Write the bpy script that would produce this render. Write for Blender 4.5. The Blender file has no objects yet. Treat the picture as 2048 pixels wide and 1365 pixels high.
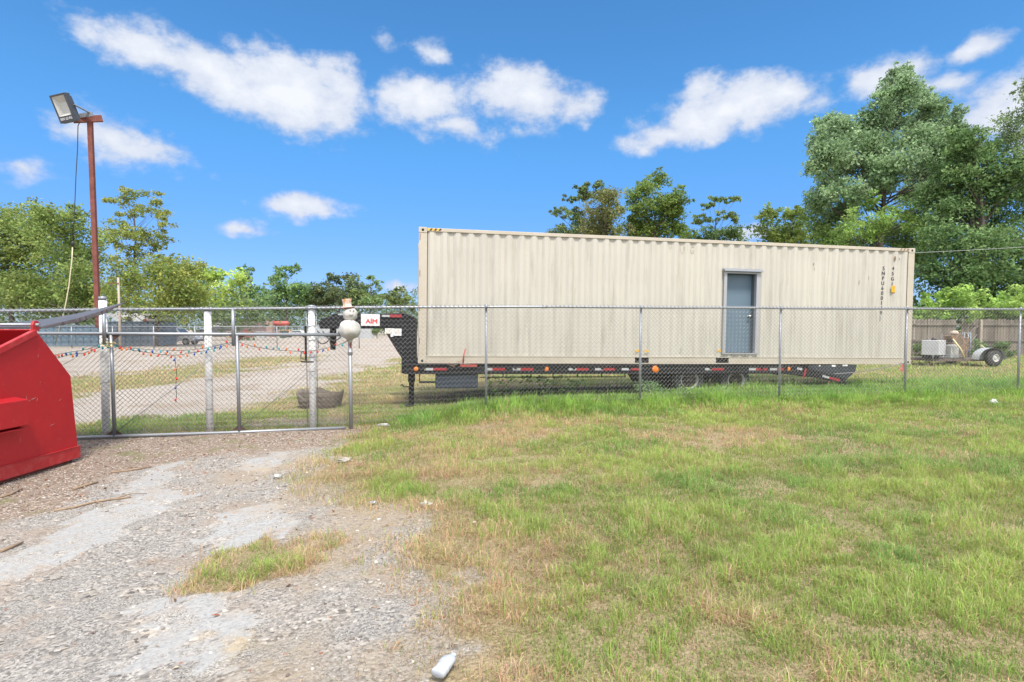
import bpy, math, random
import numpy as np
from mathutils import Vector, Matrix, noise as mnoise
R = math.radians
random.seed(7)
rng = np.random.default_rng(11)
scene = bpy.context.scene
COL = scene.collection

# ---------------------------------------------------------------- camera
CAMZ, PITCH, FPX, HOR = 1.65, R(2.2), 1110.0, 657.0
CY = HOR + FPX * math.tan(PITCH)
cam_d = bpy.data.cameras.new("camera")
cam = bpy.data.objects.new("camera", cam_d)
COL.objects.link(cam)
scene.camera = cam
cam.location = (0, 0, CAMZ)
cam.rotation_euler = (R(90) - PITCH, 0, 0)
cam_d.sensor_width = 36
cam_d.lens = 36 * FPX / 2048
cam_d.shift_y = (CY - 682.5) / 2048
cam_d.clip_start = 0.05
cam_d.clip_end = 3000

# ---------------------------------------------------------------- world, sun, exposure
scene.view_settings.view_transform = 'Standard'
scene.view_settings.look = 'None'
scene.view_settings.gamma = 1
scene.view_settings.exposure = 1.8
SUN_EL, SUN_AZ = R(60), R(163)        # azimuth clockwise from +Y: behind the camera, to the right
sun_dir = Vector((math.sin(SUN_AZ) * math.cos(SUN_EL), math.cos(SUN_AZ) * math.cos(SUN_EL), math.sin(SUN_EL)))
sd = bpy.data.lights.new("sun", 'SUN')
sd.energy = 1.5
sd.angle = R(12)
sd.color = (1.0, 0.93, 0.83)
sun = bpy.data.objects.new("sun", sd)
COL.objects.link(sun)
sun.rotation_euler = (-sun_dir).to_track_quat('-Z', 'Y').to_euler()

world = bpy.data.worlds.new("World")
scene.world = world
world.use_nodes = True


def ray(px, py):
    u = (px - 1024) / FPX
    v = (CY - py) / FPX
    c, s = math.cos(PITCH), math.sin(PITCH)
    return Vector((u, c + v * s, -s + v * c))


def at(px, py, Y):
    d = ray(px, py)
    return Vector((0, 0, CAMZ)) + d * (Y / d.y)


def gp(px, py, z=0.0):
    d = ray(px, py)
    return Vector((0, 0, CAMZ)) + d * ((z - CAMZ) / d.z)


def build_world():
    nt = world.node_tree
    nt.nodes.clear()
    N = nt.nodes.new
    L = nt.links.new
    out = N('ShaderNodeOutputWorld')
    bg = N('ShaderNodeBackground')
    bg.inputs['Strength'].default_value = 0.11
    L(bg.outputs[0], out.inputs[0])
    sky = N('ShaderNodeTexSky')
    sky.sky_type = 'NISHITA'
    sky.sun_disc = False
    sky.sun_elevation = SUN_EL
    sky.sun_rotation = SUN_AZ
    sky.altitude = 0
    sky.air_density = 1.0
    sky.dust_density = 0.3
    sky.ozone_density = 3.0
    gain = N('ShaderNodeMix')
    gain.data_type = 'RGBA'
    gain.blend_type = 'MULTIPLY'
    gain.inputs[0].default_value = 1
    L(sky.outputs[0], gain.inputs[6])
    tc = N('ShaderNodeTexCoord')
    sep = N('ShaderNodeSeparateXYZ')
    L(tc.outputs['Generated'], sep.inputs[0])
    hz = N('ShaderNodeMapRange')
    hz.interpolation_type = 'SMOOTHSTEP'
    L(sep.outputs[2], hz.inputs[0])
    hz.inputs[1].default_value, hz.inputs[2].default_value = 0.05, 0.36
    gm = N('ShaderNodeMix')
    gm.data_type = 'RGBA'
    L(hz.outputs[0], gm.inputs[0])
    gm.inputs[6].default_value = (SKY_GAIN[0] * 0.90, SKY_GAIN[1] * 0.62, SKY_GAIN[2] * 0.80, 1)
    gm.inputs[7].default_value = SKY_GAIN
    L(gm.outputs[2], gain.inputs[7])

    def M(op, a, b=None, c=None):
        n = N('ShaderNodeMath')
        n.operation = op
        for i, v in enumerate((a, b, c)):
            if v is None:
                continue
            if isinstance(v, (int, float)):
                n.inputs[i].default_value = v
            else:
                L(v, n.inputs[i])
        return n.outputs[0]
    X, Y, Z = sep.outputs
    az = M('ARCTAN2', X, Y)
    el = M('ARCSINE', Z)

    def noise(scale, detail, rough, stretch=(1, 1, 1), off=(0, 0, 0)):
        mp = N('ShaderNodeMapping')
        mp.inputs['Scale'].default_value = stretch
        mp.inputs['Location'].default_value = off
        L(tc.outputs['Generated'], mp.inputs[0])
        n = N('ShaderNodeTexNoise')
        n.inputs['Scale'].default_value = scale
        n.inputs['Detail'].default_value = detail
        n.inputs['Roughness'].default_value = rough
        L(mp.outputs[0], n.inputs['Vector'])
        return n
    warp = noise(9, 4, 0.55)
    wsep = N('ShaderNodeSeparateColor')
    L(warp.outputs['Color'], wsep.inputs[0])
    az2 = M('MULTIPLY_ADD', M('SUBTRACT', wsep.outputs[0], 0.5), 0.10, az)
    el2 = M('MULTIPLY_ADD', M('SUBTRACT', wsep.outputs[1], 0.5), 0.06, el)
    dens = None
    for (px, py, rx, ry, tilt, w) in CLOUDS:
        d = ray(px, py).normalized()
        a0 = math.atan2(d.x, d.y)
        e0 = math.asin(d.z)
        k = 1 / FPX * d.y
        ra = rx * k
        re = ry * k * 0.95
        ct, st = math.cos(R(tilt)), math.sin(R(tilt))
        da = M('SUBTRACT', az2, a0)
        de = M('SUBTRACT', el2, e0)
        p = M('ADD', M('MULTIPLY', da, ct / ra), M('MULTIPLY', de, st / ra))
        q = M('ADD', M('MULTIPLY', da, -st / re), M('MULTIPLY', de, ct / re))
        r2 = M('ADD', M('MULTIPLY', p, p), M('MULTIPLY', q, q))
        g = M('MULTIPLY', M('SUBTRACT', 1.0, M('SQRT', r2)), w)
        dens = g if dens is None else M('MAXIMUM', dens, g)
    n1 = noise(7.5, 9, 0.62, (1, 1, 1.6))
    n2 = noise(26, 7, 0.6, (1, 1, 1.5), (3, 1, 2))
    f = M('ADD', M('MULTIPLY', M('SUBTRACT', n1.outputs[0], 0.5), 1.5), M('MULTIPLY', M('SUBTRACT', n2.outputs[0], 0.5), 1.0))
    dd = M('ADD', M('MULTIPLY', dens, 1.15), M('MULTIPLY', f, 1.55))
    # unseen broken clouds added behind and overhead to raise the ambient fill
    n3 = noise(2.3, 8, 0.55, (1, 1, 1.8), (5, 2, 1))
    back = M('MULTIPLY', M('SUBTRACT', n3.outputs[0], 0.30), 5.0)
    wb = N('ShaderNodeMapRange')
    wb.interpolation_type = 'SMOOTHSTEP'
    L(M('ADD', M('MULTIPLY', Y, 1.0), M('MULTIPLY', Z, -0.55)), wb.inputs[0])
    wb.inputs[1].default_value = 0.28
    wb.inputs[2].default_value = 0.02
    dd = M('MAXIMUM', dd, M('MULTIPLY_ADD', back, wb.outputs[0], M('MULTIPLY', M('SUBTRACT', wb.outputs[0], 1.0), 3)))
    ramp = N('ShaderNodeMapRange')
    ramp.interpolation_type = 'SMOOTHSTEP'
    L(dd, ramp.inputs[0])
    ramp.inputs[1].default_value = -0.06
    ramp.inputs[2].default_value = 0.88
    ramp.inputs[3].default_value = 0
    ramp.inputs[4].default_value = 0.98
    # tone of the cloud body: whiter where thick and towards the top
    tone = N('ShaderNodeMix')
    tone.data_type = 'RGBA'
    tone.inputs[6].default_value = CLOUD_LO
    tone.inputs[7].default_value = CLOUD_HI
    tr = N('ShaderNodeMapRange')
    L(M('ADD', dd, M('MULTIPLY', M('SUBTRACT', n1.outputs[0], 0.5), 1.4)), tr.inputs[0])
    tr.inputs[1].default_value = 0.15
    tr.inputs[2].default_value = 1.7
    L(tr.outputs[0], tone.inputs[0])
    mix = N('ShaderNodeMix')
    mix.data_type = 'RGBA'
    L(ramp.outputs[0], mix.inputs[0])
    L(gain.outputs[2], mix.inputs[6])
    # the added clouds behind the viewer are brightened for extra fill light
    fill_gain = N('ShaderNodeMix')
    fill_gain.data_type = 'RGBA'
    fill_gain.blend_type = 'MULTIPLY'
    fill_gain.inputs[7].default_value = (2.15, 2.1, 2.05, 1)
    L(wb.outputs[0], fill_gain.inputs[0])
    L(tone.outputs[2], fill_gain.inputs[6])
    L(fill_gain.outputs[2], mix.inputs[7])
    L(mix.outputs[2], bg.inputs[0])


SKY_GAIN = (0.212, 0.424, 0.545, 1)
CLOUD_LO = (1.5, 1.72, 2.2, 1)
CLOUD_HI = (2.45, 2.53, 2.68, 1)
# source px, py, rx, ry, tilt (deg, + = rising to the right), weight
CLOUDS = [
    (285, 112, 130, 48, -14, 1.0), (430, 165, 190, 70, -16, 1.2), (590, 190, 170, 100, -12, 1.35), (660, 150, 70, 60, 0, 1.0),
    (250, 280, 150, 62, -10, 0.95), (770, 75, 45, 40, 0, 0.55), (860, 100, 50, 26, -12, 0.55),
    (840, 200, 110, 75, 0, 1.2), (1060, 200, 160, 72, -10, 1.3), (900, 255, 130, 50, 0, 0.75), (1150, 215, 70, 52, 0, 1.1),
    (1440, 225, 200, 62, 6, 1.45), (1400, 180, 70, 40, 0, 0.95), (1330, 270, 120, 36, 4, 1.1), (1560, 200, 90, 48, 0, 1.1),
    (605, 415, 92, 36, 0, 1.25), (490, 452, 62, 22, 0, 0.9), (20, 325, 60, 30, 0, 0.6),
    (1780, 150, 100, 52, 0, 1.3), (1935, 100, 80, 38, 12, 1.3), (2010, 215, 140, 80, 0, 1.4), (1870, 175, 90, 40, 0, 0.9),
    (2120, 260, 130, 130, 0, 1.3), (800, 575, 60, 18, 0, 0.9), (1490, 465, 40, 22, 0, 0.8),
]
build_world()

# ---------------------------------------------------------------- helpers


def tag(o, label=None, cat=None, group=None, kind=None):
    if label:
        o['label'] = label
    if cat:
        o['category'] = cat
    if group:
        o['group'] = group
    if kind:
        o['kind'] = kind
    return o


def thing(name, label, cat, loc=(0, 0, 0), group=None, mat=None):
    o = bpy.data.objects.new(name, None)
    o.empty_display_size = 0.1
    COL.objects.link(o)
    if mat is not None:
        o.matrix_world = mat
    else:
        o.location = loc
    tag(o, label, cat, group)
    WM[o.name] = mat.copy() if mat is not None else Matrix.Translation(Vector(loc))
    return o


WM = {}


def copy_tree(o, parent=None):
    c = o.copy()
    COL.objects.link(c)
    if parent is not None:
        c.parent = parent
    for ch in list(o.children):
        copy_tree(ch, c)
    return c


class MB:
    def __init__(self):
        self.v, self.f, self.s = [], [], []

    def add(self, vs, fs, smooth=False):
        n = len(self.v)
        self.v += [Vector(p) for p in vs]
        for f in fs:
            self.f.append([i + n for i in f])
            self.s.append(smooth)
        return self

    def box(self, x0, x1, y0, y1, z0, z1):
        vs = [(x0, y0, z0), (x1, y0, z0), (x1, y1, z0), (x0, y1, z0), (x0, y0, z1), (x1, y0, z1), (x1, y1, z1), (x0, y1, z1)]
        fs = [(0, 3, 2, 1), (4, 5, 6, 7), (0, 1, 5, 4), (1, 2, 6, 5), (2, 3, 7, 6), (3, 0, 4, 7)]
        return self.add(vs, fs)

    def obox(self, c, ax, ay, az):
        """box with centre c and half-axis vectors"""
        c, ax, ay, az = map(Vector, (c, ax, ay, az))
        vs = [c + ax * i + ay * j + az * k for k in (-1, 1) for (i, j) in ((-1, -1), (1, -1), (1, 1), (-1, 1))]
        fs = [(0, 3, 2, 1), (4, 5, 6, 7), (0, 1, 5, 4), (1, 2, 6, 5), (2, 3, 7, 6), (3, 0, 4, 7)]
        return self.add(vs, fs)

    def bar(self, p, q, w, h, up=(0, 0, 1)):
        p, q = Vector(p), Vector(q)
        d = (q - p)
        a = d.normalized()
        s = a.cross(Vector(up))
        if s.length < 1e-4:
            s = a.cross(Vector((1, 0, 0)))
        s.normalize()
        u = s.cross(a)
        return self.obox((p + q) / 2, d / 2, s * w / 2, u * h / 2)

    def tube(self, pts, r, sides=8, cap=True, smooth=True):
        pts = [Vector(p) for p in pts]
        n = len(pts)
        rs = r if isinstance(r, (list, tuple)) else [r] * n
        ref = None
        vs = []
        for i, p in enumerate(pts):
            t = (pts[min(i + 1, n - 1)] - pts[max(i - 1, 0)])
            t.normalize()
            if ref is None:
                ref = Vector((0, 0, 1)) if abs(t.z) < 0.9 else Vector((1, 0, 0))
                ref = (ref - t * ref.dot(t)).normalized()
            else:
                ref = (ref - t * ref.dot(t))
                if ref.length < 1e-5:
                    ref = t.orthogonal()
                ref.normalize()
            b = t.cross(ref)
            for k in range(sides):
                a = 2 * math.pi * k / sides
                vs.append(p + (ref * math.cos(a) + b * math.sin(a)) * rs[i])
        fs = []
        for i in range(n - 1):
            for k in range(sides):
                k2 = (k + 1) % sides
                fs.append((i * sides + k, i * sides + k2, (i + 1) * sides + k2, (i + 1) * sides + k))
        self.add(vs, fs, smooth)
        if cap:
            m = len(self.v) - n * sides
            self.f.append([m + k for k in range(sides)][::-1])
            self.s.append(False)
            self.f.append([m + (n - 1) * sides + k for k in range(sides)])
            self.s.append(False)
        return self

    def lathe(self, c, axis, prof, sides=20, smooth=True, cap=True):
        """prof = [(along, radius)]"""
        c, a = Vector(c), Vector(axis).normalized()
        ref = a.orthogonal().normalized()
        b = a.cross(ref)
        vs = []
        for (t, r) in prof:
            for k in range(sides):
                an = 2 * math.pi * k / sides
                vs.append(c + a * t + (ref * math.cos(an) + b * math.sin(an)) * r)
        fs = []
        n = len(prof)
        for i in range(n - 1):
            for k in range(sides):
                k2 = (k + 1) % sides
                fs.append((i * sides + k, i * sides + k2, (i + 1) * sides + k2, (i + 1) * sides + k))
        if cap:
            fs.append([k for k in range(sides)][::-1])
            fs.append([(n - 1) * sides + k for k in range(sides)])
        return self.add(vs, fs, smooth)

    def prism(self, poly, vec):
        """planar polygon (3-D points) swept along vec"""
        poly = [Vector(p) for p in poly]
        vec = Vector(vec)
        n = len(poly)
        vs = poly + [p + vec for p in poly]
        fs = [list(range(n))[::-1], [n + i for i in range(n)]]
        for i in range(n):
            j = (i + 1) % n
            fs.append((i, j, n + j, n + i))
        return self.add(vs, fs)

    def sphere(self, c, r, seg=16, rings=10, sc=(1, 1, 1), lump=0.0, lscale=4, seed=0):
        c = Vector(c)
        vs, fs = [], []
        for i in range(rings + 1):
            th = math.pi * i / rings
            for k in range(seg):
                ph = 2 * math.pi * k / seg
                d = Vector((math.sin(th) * math.cos(ph), math.sin(th) * math.sin(ph), math.cos(th)))
                rr = r * (1 + lump * mnoise.noise(d * lscale + Vector((seed, seed * 2, 0))))
                vs.append(c + Vector((d.x * sc[0], d.y * sc[1], d.z * sc[2])) * rr)
        for i in range(rings):
            for k in range(seg):
                k2 = (k + 1) % seg
                fs.append((i * seg + k, (i + 1) * seg + k, (i + 1) * seg + k2, i * seg + k2))
        return self.add(vs, fs, True)

    def mesh(self, name, origin=(0, 0, 0), inv=None):
        me = bpy.data.meshes.new(name)
        o = Vector(origin)
        vs = [(inv @ p if inv is not None else p - o)[:] for p in self.v]
        me.from_pydata(vs, [], self.f)
        me.polygons.foreach_set('use_smooth', self.s)
        me.update()
        return me

    def build(self, name, mat, parent=None, world=False, bevel=0, label=None, origin=None):
        """world=True: vertices were given in world space, bring them into the parent's space"""
        inv = None
        org = (0, 0, 0)
        if world and parent is not None:
            inv = wm(parent).inverted()
        elif parent is None and origin is not None:
            org = origin
        me = self.mesh(name, org, inv)
        o = bpy.data.objects.new(name, me)
        COL.objects.link(o)
        if mat is not None:
            me.materials.append(mat)
        if parent is not None:
            o.parent = parent
        elif origin is not None:
            o.location = origin
        if bevel:
            b = o.modifiers.new('bevel', 'BEVEL')
            b.width = bevel
            b.segments = 2
            b.limit_method = 'ANGLE'
            b.angle_limit = R(40)
        if label:
            o['label'] = label
        return o


def wm(o):
    m = WM.get(o.name, Matrix.Identity(4))
    if o.parent is not None:
        return wm(o.parent) @ m
    return m


FONT_CACHE = {}


def text_polys(s, size):
    """(verts, faces) of a word in the xy plane, baseline at 0, centred in x"""
    key = (s, size)
    if key not in FONT_CACHE:
        cu = bpy.data.curves.new('lettering', 'FONT')
        cu.body = s
        cu.size = size
        cu.align_x = 'CENTER'
        cu.resolution_u = 3
        ob = bpy.data.objects.new('lettering', cu)
        me = bpy.data.meshes.new_from_object(ob)
        FONT_CACHE[key] = ([v.co.copy() for v in me.vertices], [list(p.vertices) for p in me.polygons])
        bpy.data.objects.remove(ob)
        bpy.data.curves.remove(cu)
        bpy.data.meshes.remove(me)
    return FONT_CACHE[key]


def put_text(mb, s, size, pos, xd, yd, sx=1.0, bold=0.0):
    vs, fs = text_polys(s, size)
    pos, xd, yd = Vector(pos), Vector(xd), Vector(yd)
    offs = [(0, 0)] if not bold else [(0, 0), (bold, 0), (-bold, 0), (0, bold)]
    nrm = xd.cross(yd)
    for k, (ox, oy) in enumerate(offs):
        mb.add([pos + xd * ((v.x + ox) * sx) + yd * (v.y + oy) + nrm * (0.0004 * k) for v in vs], fs)


def np_mesh(name, V, groups, mat, colors=None, smooth=False):
    """groups: list of (k, int array (m,k))"""
    me = bpy.data.meshes.new(name)
    V = np.asarray(V, dtype=np.float32)
    me.vertices.add(len(V))
    me.vertices.foreach_set('co', V.ravel())
    nl = sum(a.size for k, a in groups)
    nf = sum(len(a) for k, a in groups)
    me.loops.add(nl)
    me.polygons.add(nf)
    me.loops.foreach_set('vertex_index', np.concatenate([a.ravel() for k, a in groups]).astype(np.int32))
    st = np.concatenate([np.full(len(a), k) for k, a in groups])
    starts = np.concatenate([[0], np.cumsum(st)[:-1]]).astype(np.int32)
    me.polygons.foreach_set('loop_start', starts)
    me.polygons.foreach_set('use_smooth', np.full(nf, smooth, dtype=bool))
    me.update(calc_edges=True)
    if colors is not None:
        a = me.color_attributes.new('Col', 'FLOAT_COLOR', 'POINT')
        C4 = np.ones((len(V), 4), dtype=np.float32)
        C4[:, :3] = colors
        a.data.foreach_set('color', C4.ravel())
    me.materials.append(mat)
    return me


def link_mesh(name, me, parent=None, loc=None):
    o = bpy.data.objects.new(name, me)
    COL.objects.link(o)
    if parent is not None:
        o.parent = parent
    if loc is not None:
        o.location = loc
    return o


# ---- value noise in numpy
def _h(ix, iy, seed):
    n = (ix.astype(np.int64) * 374761393 + iy.astype(np.int64) * 668265263 + seed * 1442695041) & 0x7fffffff
    n = ((n ^ (n >> 13)) * 1274126177) & 0x7fffffff
    n = (n ^ (n >> 16)) & 0xffff
    return n / 65535.0


def vnoise(x, y, seed=0):
    x = np.asarray(x, float)
    y = np.asarray(y, float)
    ix, iy = np.floor(x), np.floor(y)
    fx, fy = x - ix, y - iy
    fx = fx * fx * (3 - 2 * fx)
    fy = fy * fy * (3 - 2 * fy)
    a = _h(ix, iy, seed)
    b = _h(ix + 1, iy, seed)
    c = _h(ix, iy + 1, seed)
    d = _h(ix + 1, iy + 1, seed)
    return (a * (1 - fx) + b * fx) * (1 - fy) + (c * (1 - fx) + d * fx) * fy


def fbm(x, y, seed=0, oct=4):
    t, amp, tot = 0, 1, 0
    for o in range(oct):
        t = t + amp * vnoise(np.asarray(x) * 2 ** o + 17.3 * o, np.asarray(y) * 2 ** o - 9.1 * o, seed + o)
        tot += amp
        amp *= 0.5
    return t / tot


def sstep(a, b, x):
    t = np.clip((np.asarray(x, float) - a) / (b - a), 0, 1)
    return t * t * (3 - 2 * t)


# ---------------------------------------------------------------- materials
MATS = {}


def mat(name, col, rough=0.6, metal=0.0, var=0.0, vscale=6.0, col2=None, bump=0.0, bscale=40.0, spec=0.5, stretch=(1, 1, 1), thr=(0.35, 0.65), speck=None):
    """procedural paint/metal/wood: base colour broken by noise towards col2, with optional bump and specks"""
    if name in MATS:
        return MATS[name]
    m = bpy.data.materials.new(name)
    m.use_nodes = True
    nt = m.node_tree
    N, L = nt.nodes.new, nt.links.new
    b = nt.nodes['Principled BSDF']
    b.inputs['Roughness'].default_value = rough
    b.inputs['Metallic'].default_value = metal
    b.inputs['Specular IOR Level'].default_value = spec
    tc = N('ShaderNodeTexCoord')
    mp = N('ShaderNodeMapping')
    mp.inputs['Scale'].default_value = stretch
    L(tc.outputs['Object'], mp.inputs[0])
    n = N('ShaderNodeTexNoise')
    n.inputs['Scale'].default_value = vscale
    n.inputs['Detail'].default_value = 6
    n.inputs['Roughness'].default_value = 0.62
    L(mp.outputs[0], n.inputs['Vector'])
    r = N('ShaderNodeMapRange')
    L(n.outputs[0], r.inputs[0])
    r.inputs[1].default_value, r.inputs[2].default_value = thr
    r.inputs[3].default_value, r.inputs[4].default_value = 0, max(var, 0.12 if col2 is None else var)
    mx = N('ShaderNodeMix')
    mx.data_type = 'RGBA'
    L(r.outputs[0], mx.inputs[0])
    mx.inputs[6].default_value = (*col, 1)
    c2 = col2 if col2 is not None else tuple(c * 0.7 for c in col)
    mx.inputs[7].default_value = (*c2, 1)
    outc = mx.outputs[2]
    if speck:
        sc, tcol, t0, t1 = speck
        n2 = N('ShaderNodeTexNoise')
        n2.inputs['Scale'].default_value = sc
        n2.inputs['Detail'].default_value = 4
        n2.inputs['Roughness'].default_value = 0.7
        L(mp.outputs[0], n2.inputs['Vector'])
        r2 = N('ShaderNodeMapRange')
        L(n2.outputs[0], r2.inputs[0])
        r2.inputs[1].default_value, r2.inputs[2].default_value = t0, t1
        m2 = N('ShaderNodeMix')
        m2.data_type = 'RGBA'
        L(r2.outputs[0], m2.inputs[0])
        L(outc, m2.inputs[6])
        m2.inputs[7].default_value = (*tcol, 1)
        outc = m2.outputs[2]
    L(outc, b.inputs['Base Color'])
    rr = N('ShaderNodeMapRange')
    L(n.outputs[0], rr.inputs[0])
    rr.inputs[3].default_value = max(0.05, rough - 0.12)
    rr.inputs[4].default_value = min(1, rough + 0.12)
    L(rr.outputs[0], b.inputs['Roughness'])
    if bump:
        n3 = N('ShaderNodeTexNoise')
        n3.inputs['Scale'].default_value = bscale
        n3.inputs['Detail'].default_value = 5
        L(mp.outputs[0], n3.inputs['Vector'])
        bp = N('ShaderNodeBump')
        bp.inputs['Strength'].default_value = bump
        bp.inputs['Distance'].default_value = 0.01
        L(n3.outputs[0], bp.inputs['Height'])
        L(bp.outputs[0], b.inputs['Normal'])
    MATS[name] = m
    return m


def leafmat(name, trans=0.3, rough=0.55, spec=0.25):
    if name in MATS:
        return MATS[name]
    m = bpy.data.materials.new(name)
    m.use_nodes = True
    nt = m.node_tree
    N, L = nt.nodes.new, nt.links.new
    b = nt.nodes['Principled BSDF']
    b.inputs['Roughness'].default_value = rough
    b.inputs['Specular IOR Level'].default_value = spec
    a = N('ShaderNodeAttribute')
    a.attribute_name = 'Col'
    L(a.outputs[0], b.inputs['Base Color'])
    t = N('ShaderNodeBsdfTranslucent')
    L(a.outputs[0], t.inputs[0])
    mx = N('ShaderNodeMixShader')
    mx.inputs[0].default_value = trans
    L(b.outputs[0], mx.inputs[1])
    L(t.outputs[0], mx.inputs[2])
    L(mx.outputs[0], nt.nodes['Material Output'].inputs[0])
    MATS[name] = m
    return m


GALV = mat('galvanised_steel', (0.30, 0.315, 0.335), 0.45, 0.55, 0.5, 14, (0.23, 0.25, 0.28), speck=(60, (0.2, 0.17, 0.14), 0.68, 0.78))
GALV_D = mat('galvanised_wire', (0.25, 0.25, 0.25), 0.5, 0.3, 0.6, 2.5, (0.14, 0.125, 0.115))
WHITEP = mat('white_post_paint', (0.80, 0.795, 0.775), 0.6, 0, 0.5, 5, (0.66, 0.65, 0.62), stretch=(1, 1, .3), speck=(24, (0.35, 0.32, 0.28), 0.70, 0.78))
RUST = mat('rusty_steel', (0.20, 0.062, 0.045), 0.8, 0.0, 0.8, 9, (0.11, 0.032, 0.025), bump=0.2, speck=(40, (0.32, 0.11, 0.05), 0.6, 0.72))
RED = mat('red_dumpster_paint', (0.39, 0.009, 0.014), 0.5, 0, 0.6, 2.2, (0.31, 0.006, 0.011), bump=0.25, bscale=3.0, speck=(14, (0.45, 0.09, 0.08), 0.60, 1.0))
REDW = mat('worn_red_paint', (0.36, 0.014, 0.018), 0.5, 0, 0.7, 11, (0.42, 0.07, 0.065), thr=(.45, .75), bump=0.1, speck=(45, (0.2, 0.04, 0.03), 0.66, 0.76))
LID = mat('weathered_lid_plastic', (0.06, 0.062, 0.07), 0.55, 0, 0.5, 5, (0.12, 0.11, 0.12), bump=0.05)
LIDRIM = mat('faded_lid_rim', (0.17, 0.145, 0.15), 0.6, 0, 0.7, 9, (0.09, 0.07, 0.07))
BLACK = mat('black_trailer_paint', (0.009, 0.010, 0.012), 0.55, 0, 0.6, 4, (0.022, 0.022, 0.024), spec=0.3)
RUBBER = mat('tyre_rubber', (0.03, 0.031, 0.034), 0.8, 0, 0.7, 8, (0.06, 0.06, 0.06), bump=0.2)
RIMM = mat('grey_wheel_steel', (0.42, 0.42, 0.42), 0.5, 0.4, 0.6, 9, (0.25, 0.23, 0.21))
TOOLB = mat('charcoal_toolbox_plastic', (0.024, 0.034, 0.05), 0.5, 0, 0.5, 4, (0.045, 0.055, 0.07))
BEIGE = mat('beige_container_paint', (0.475, 0.45, 0.39), 0.62, 0, 0.7, 1.1, (0.415, 0.393, 0.345), stretch=(1, 1, .10), speck=(5.5, (0.27, 0.245, 0.20), 0.52, 0.88))
BEIGE2 = mat('worn_beige_steel', (0.455, 0.41, 0.335), 0.6, 0, 0.6, 3, (0.385, 0.335, 0.26), speck=(16, (0.26, 0.12, 0.05), 0.69, 0.77))
DOORM = mat('blue_grey_door', (0.115, 0.17, 0.22), 0.5, 0, 0.4, 2, (0.098, 0.147, 0.195))
FRAMEM = mat('door_frame_grey', (0.36, 0.365, 0.375), 0.5, 0.2, 0.5, 6, (0.33, 0.33, 0.34))
WHITE = mat('white_plate', (0.75, 0.75, 0.74), 0.5, 0, 0.4, 12, (0.55, 0.55, 0.55))
REDR = mat('red_reflector', (0.33, 0.016, 0.022), 0.45, 0, 0.7, 26, (0.20, 0.03, 0.03))
WHR = mat('white_reflector', (0.45, 0.455, 0.47), 0.45, 0, 0.7, 26, (0.28, 0.28, 0.28))
AMBER = mat('amber_lens', (0.75, 0.2, 0.02), 0.3, 0, 0.2, 8)
TXTB = mat('black_lettering', (0.03, 0.03, 0.035), 0.6)
TXTR = mat('red_lettering', (0.60, 0.03, 0.03), 0.6)
RUSTMARK = mat('rust_stain', (0.25, 0.14, 0.07), 0.9, 0, 0.7, 20, (0.12, 0.075, 0.045))
YELLOW = mat('yellow_sticker', (0.75, 0.42, 0.02), 0.5, 0, 0.2, 8)
BARK = mat('bark', (0.13, 0.105, 0.085), 0.9, 0, 0.8, 5, (0.06, 0.05, 0.042), bump=0.5, bscale=14, stretch=(1, 1, .25))
WOODF = mat('weathered_fence_wood', (0.22, 0.19, 0.155), 0.85, 0, 0.9, 3.5, (0.09, 0.078, 0.066), bump=0.2, stretch=(1, 1, .12))
POLEW = mat('grey_pole_wood', (0.42, 0.36, 0.30), 0.85, 0, 0.6, 4, (0.28, 0.24, 0.2), stretch=(1, 1, .2))
DARK = mat('dark_cavity', (0.012, 0.011, 0.01), 0.9)
LEAF = leafmat('leaves', 0.45)
GRASSM = leafmat('grass_blades', 0.5, 0.6, 0.2)

# ---------------------------------------------------------------- terrain
FA = math.atan(0.1844)
FD = Vector((math.cos(FA), math.sin(FA), 0))
FN = Vector((-math.sin(FA), math.cos(FA), 0))     # points to the back of the fence
F0 = Vector((-0.47, 10.28, 0))


def fp(s, t=0.0, z=0.0):
    return F0 + FD * s + FN * t + Vector((0, 0, z))


def on_fence(px, py, t=0.0):
    d = ray(px, py)
    o = Vector((0, 0, CAMZ))
    k = (F0 + FN * t - o).dot(FN) / d.dot(FN)
    p = o + d * k
    return (p - F0).dot(FD), p.z


def G(x, y):
    x = np.asarray(x, float)
    y = np.asarray(y, float)
    left = np.clip(-0.15 + 0.012 * (x + 6.7), -0.18, -0.07)
    w = sstep(-3.0, 0.4, x)
    z = left * (1 - w) + 0.09 * w
    z = z + sstep(12, 30, y) * sstep(0, 10, x) * 0.2
    far = 1 - sstep(40, 90, np.hypot(x, y))
    z = z + far * (0.05 * (fbm(x * 0.5, y * 0.5, 3) - 0.5) + 0.02 * (fbm(x * 3, y * 3, 5) - 0.5))
    return z


def g(x, y):
    return float(G(np.array([x]), np.array([y]))[0])


def fdist(x, y):
    """signed distance behind the fence line, and the run along it"""
    dx, dy = x - F0.x, y - F0.y
    return dx * FN.x + dy * FN.y, dx * FD.x + dy * FD.y


EDGE_Y = [0.5, 2.0, 2.67, 3.2, 3.83, 4.4, 4.8, 5.5, 6.45, 7.5, 8.5, 9.3, 10.2]
EDGE_X = [-0.3, -0.45, -0.55, -0.5, -0.7, -0.75, -0.85, -1.75, -2.55, -2.6, -2.65, -2.6, -2.4]


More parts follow.
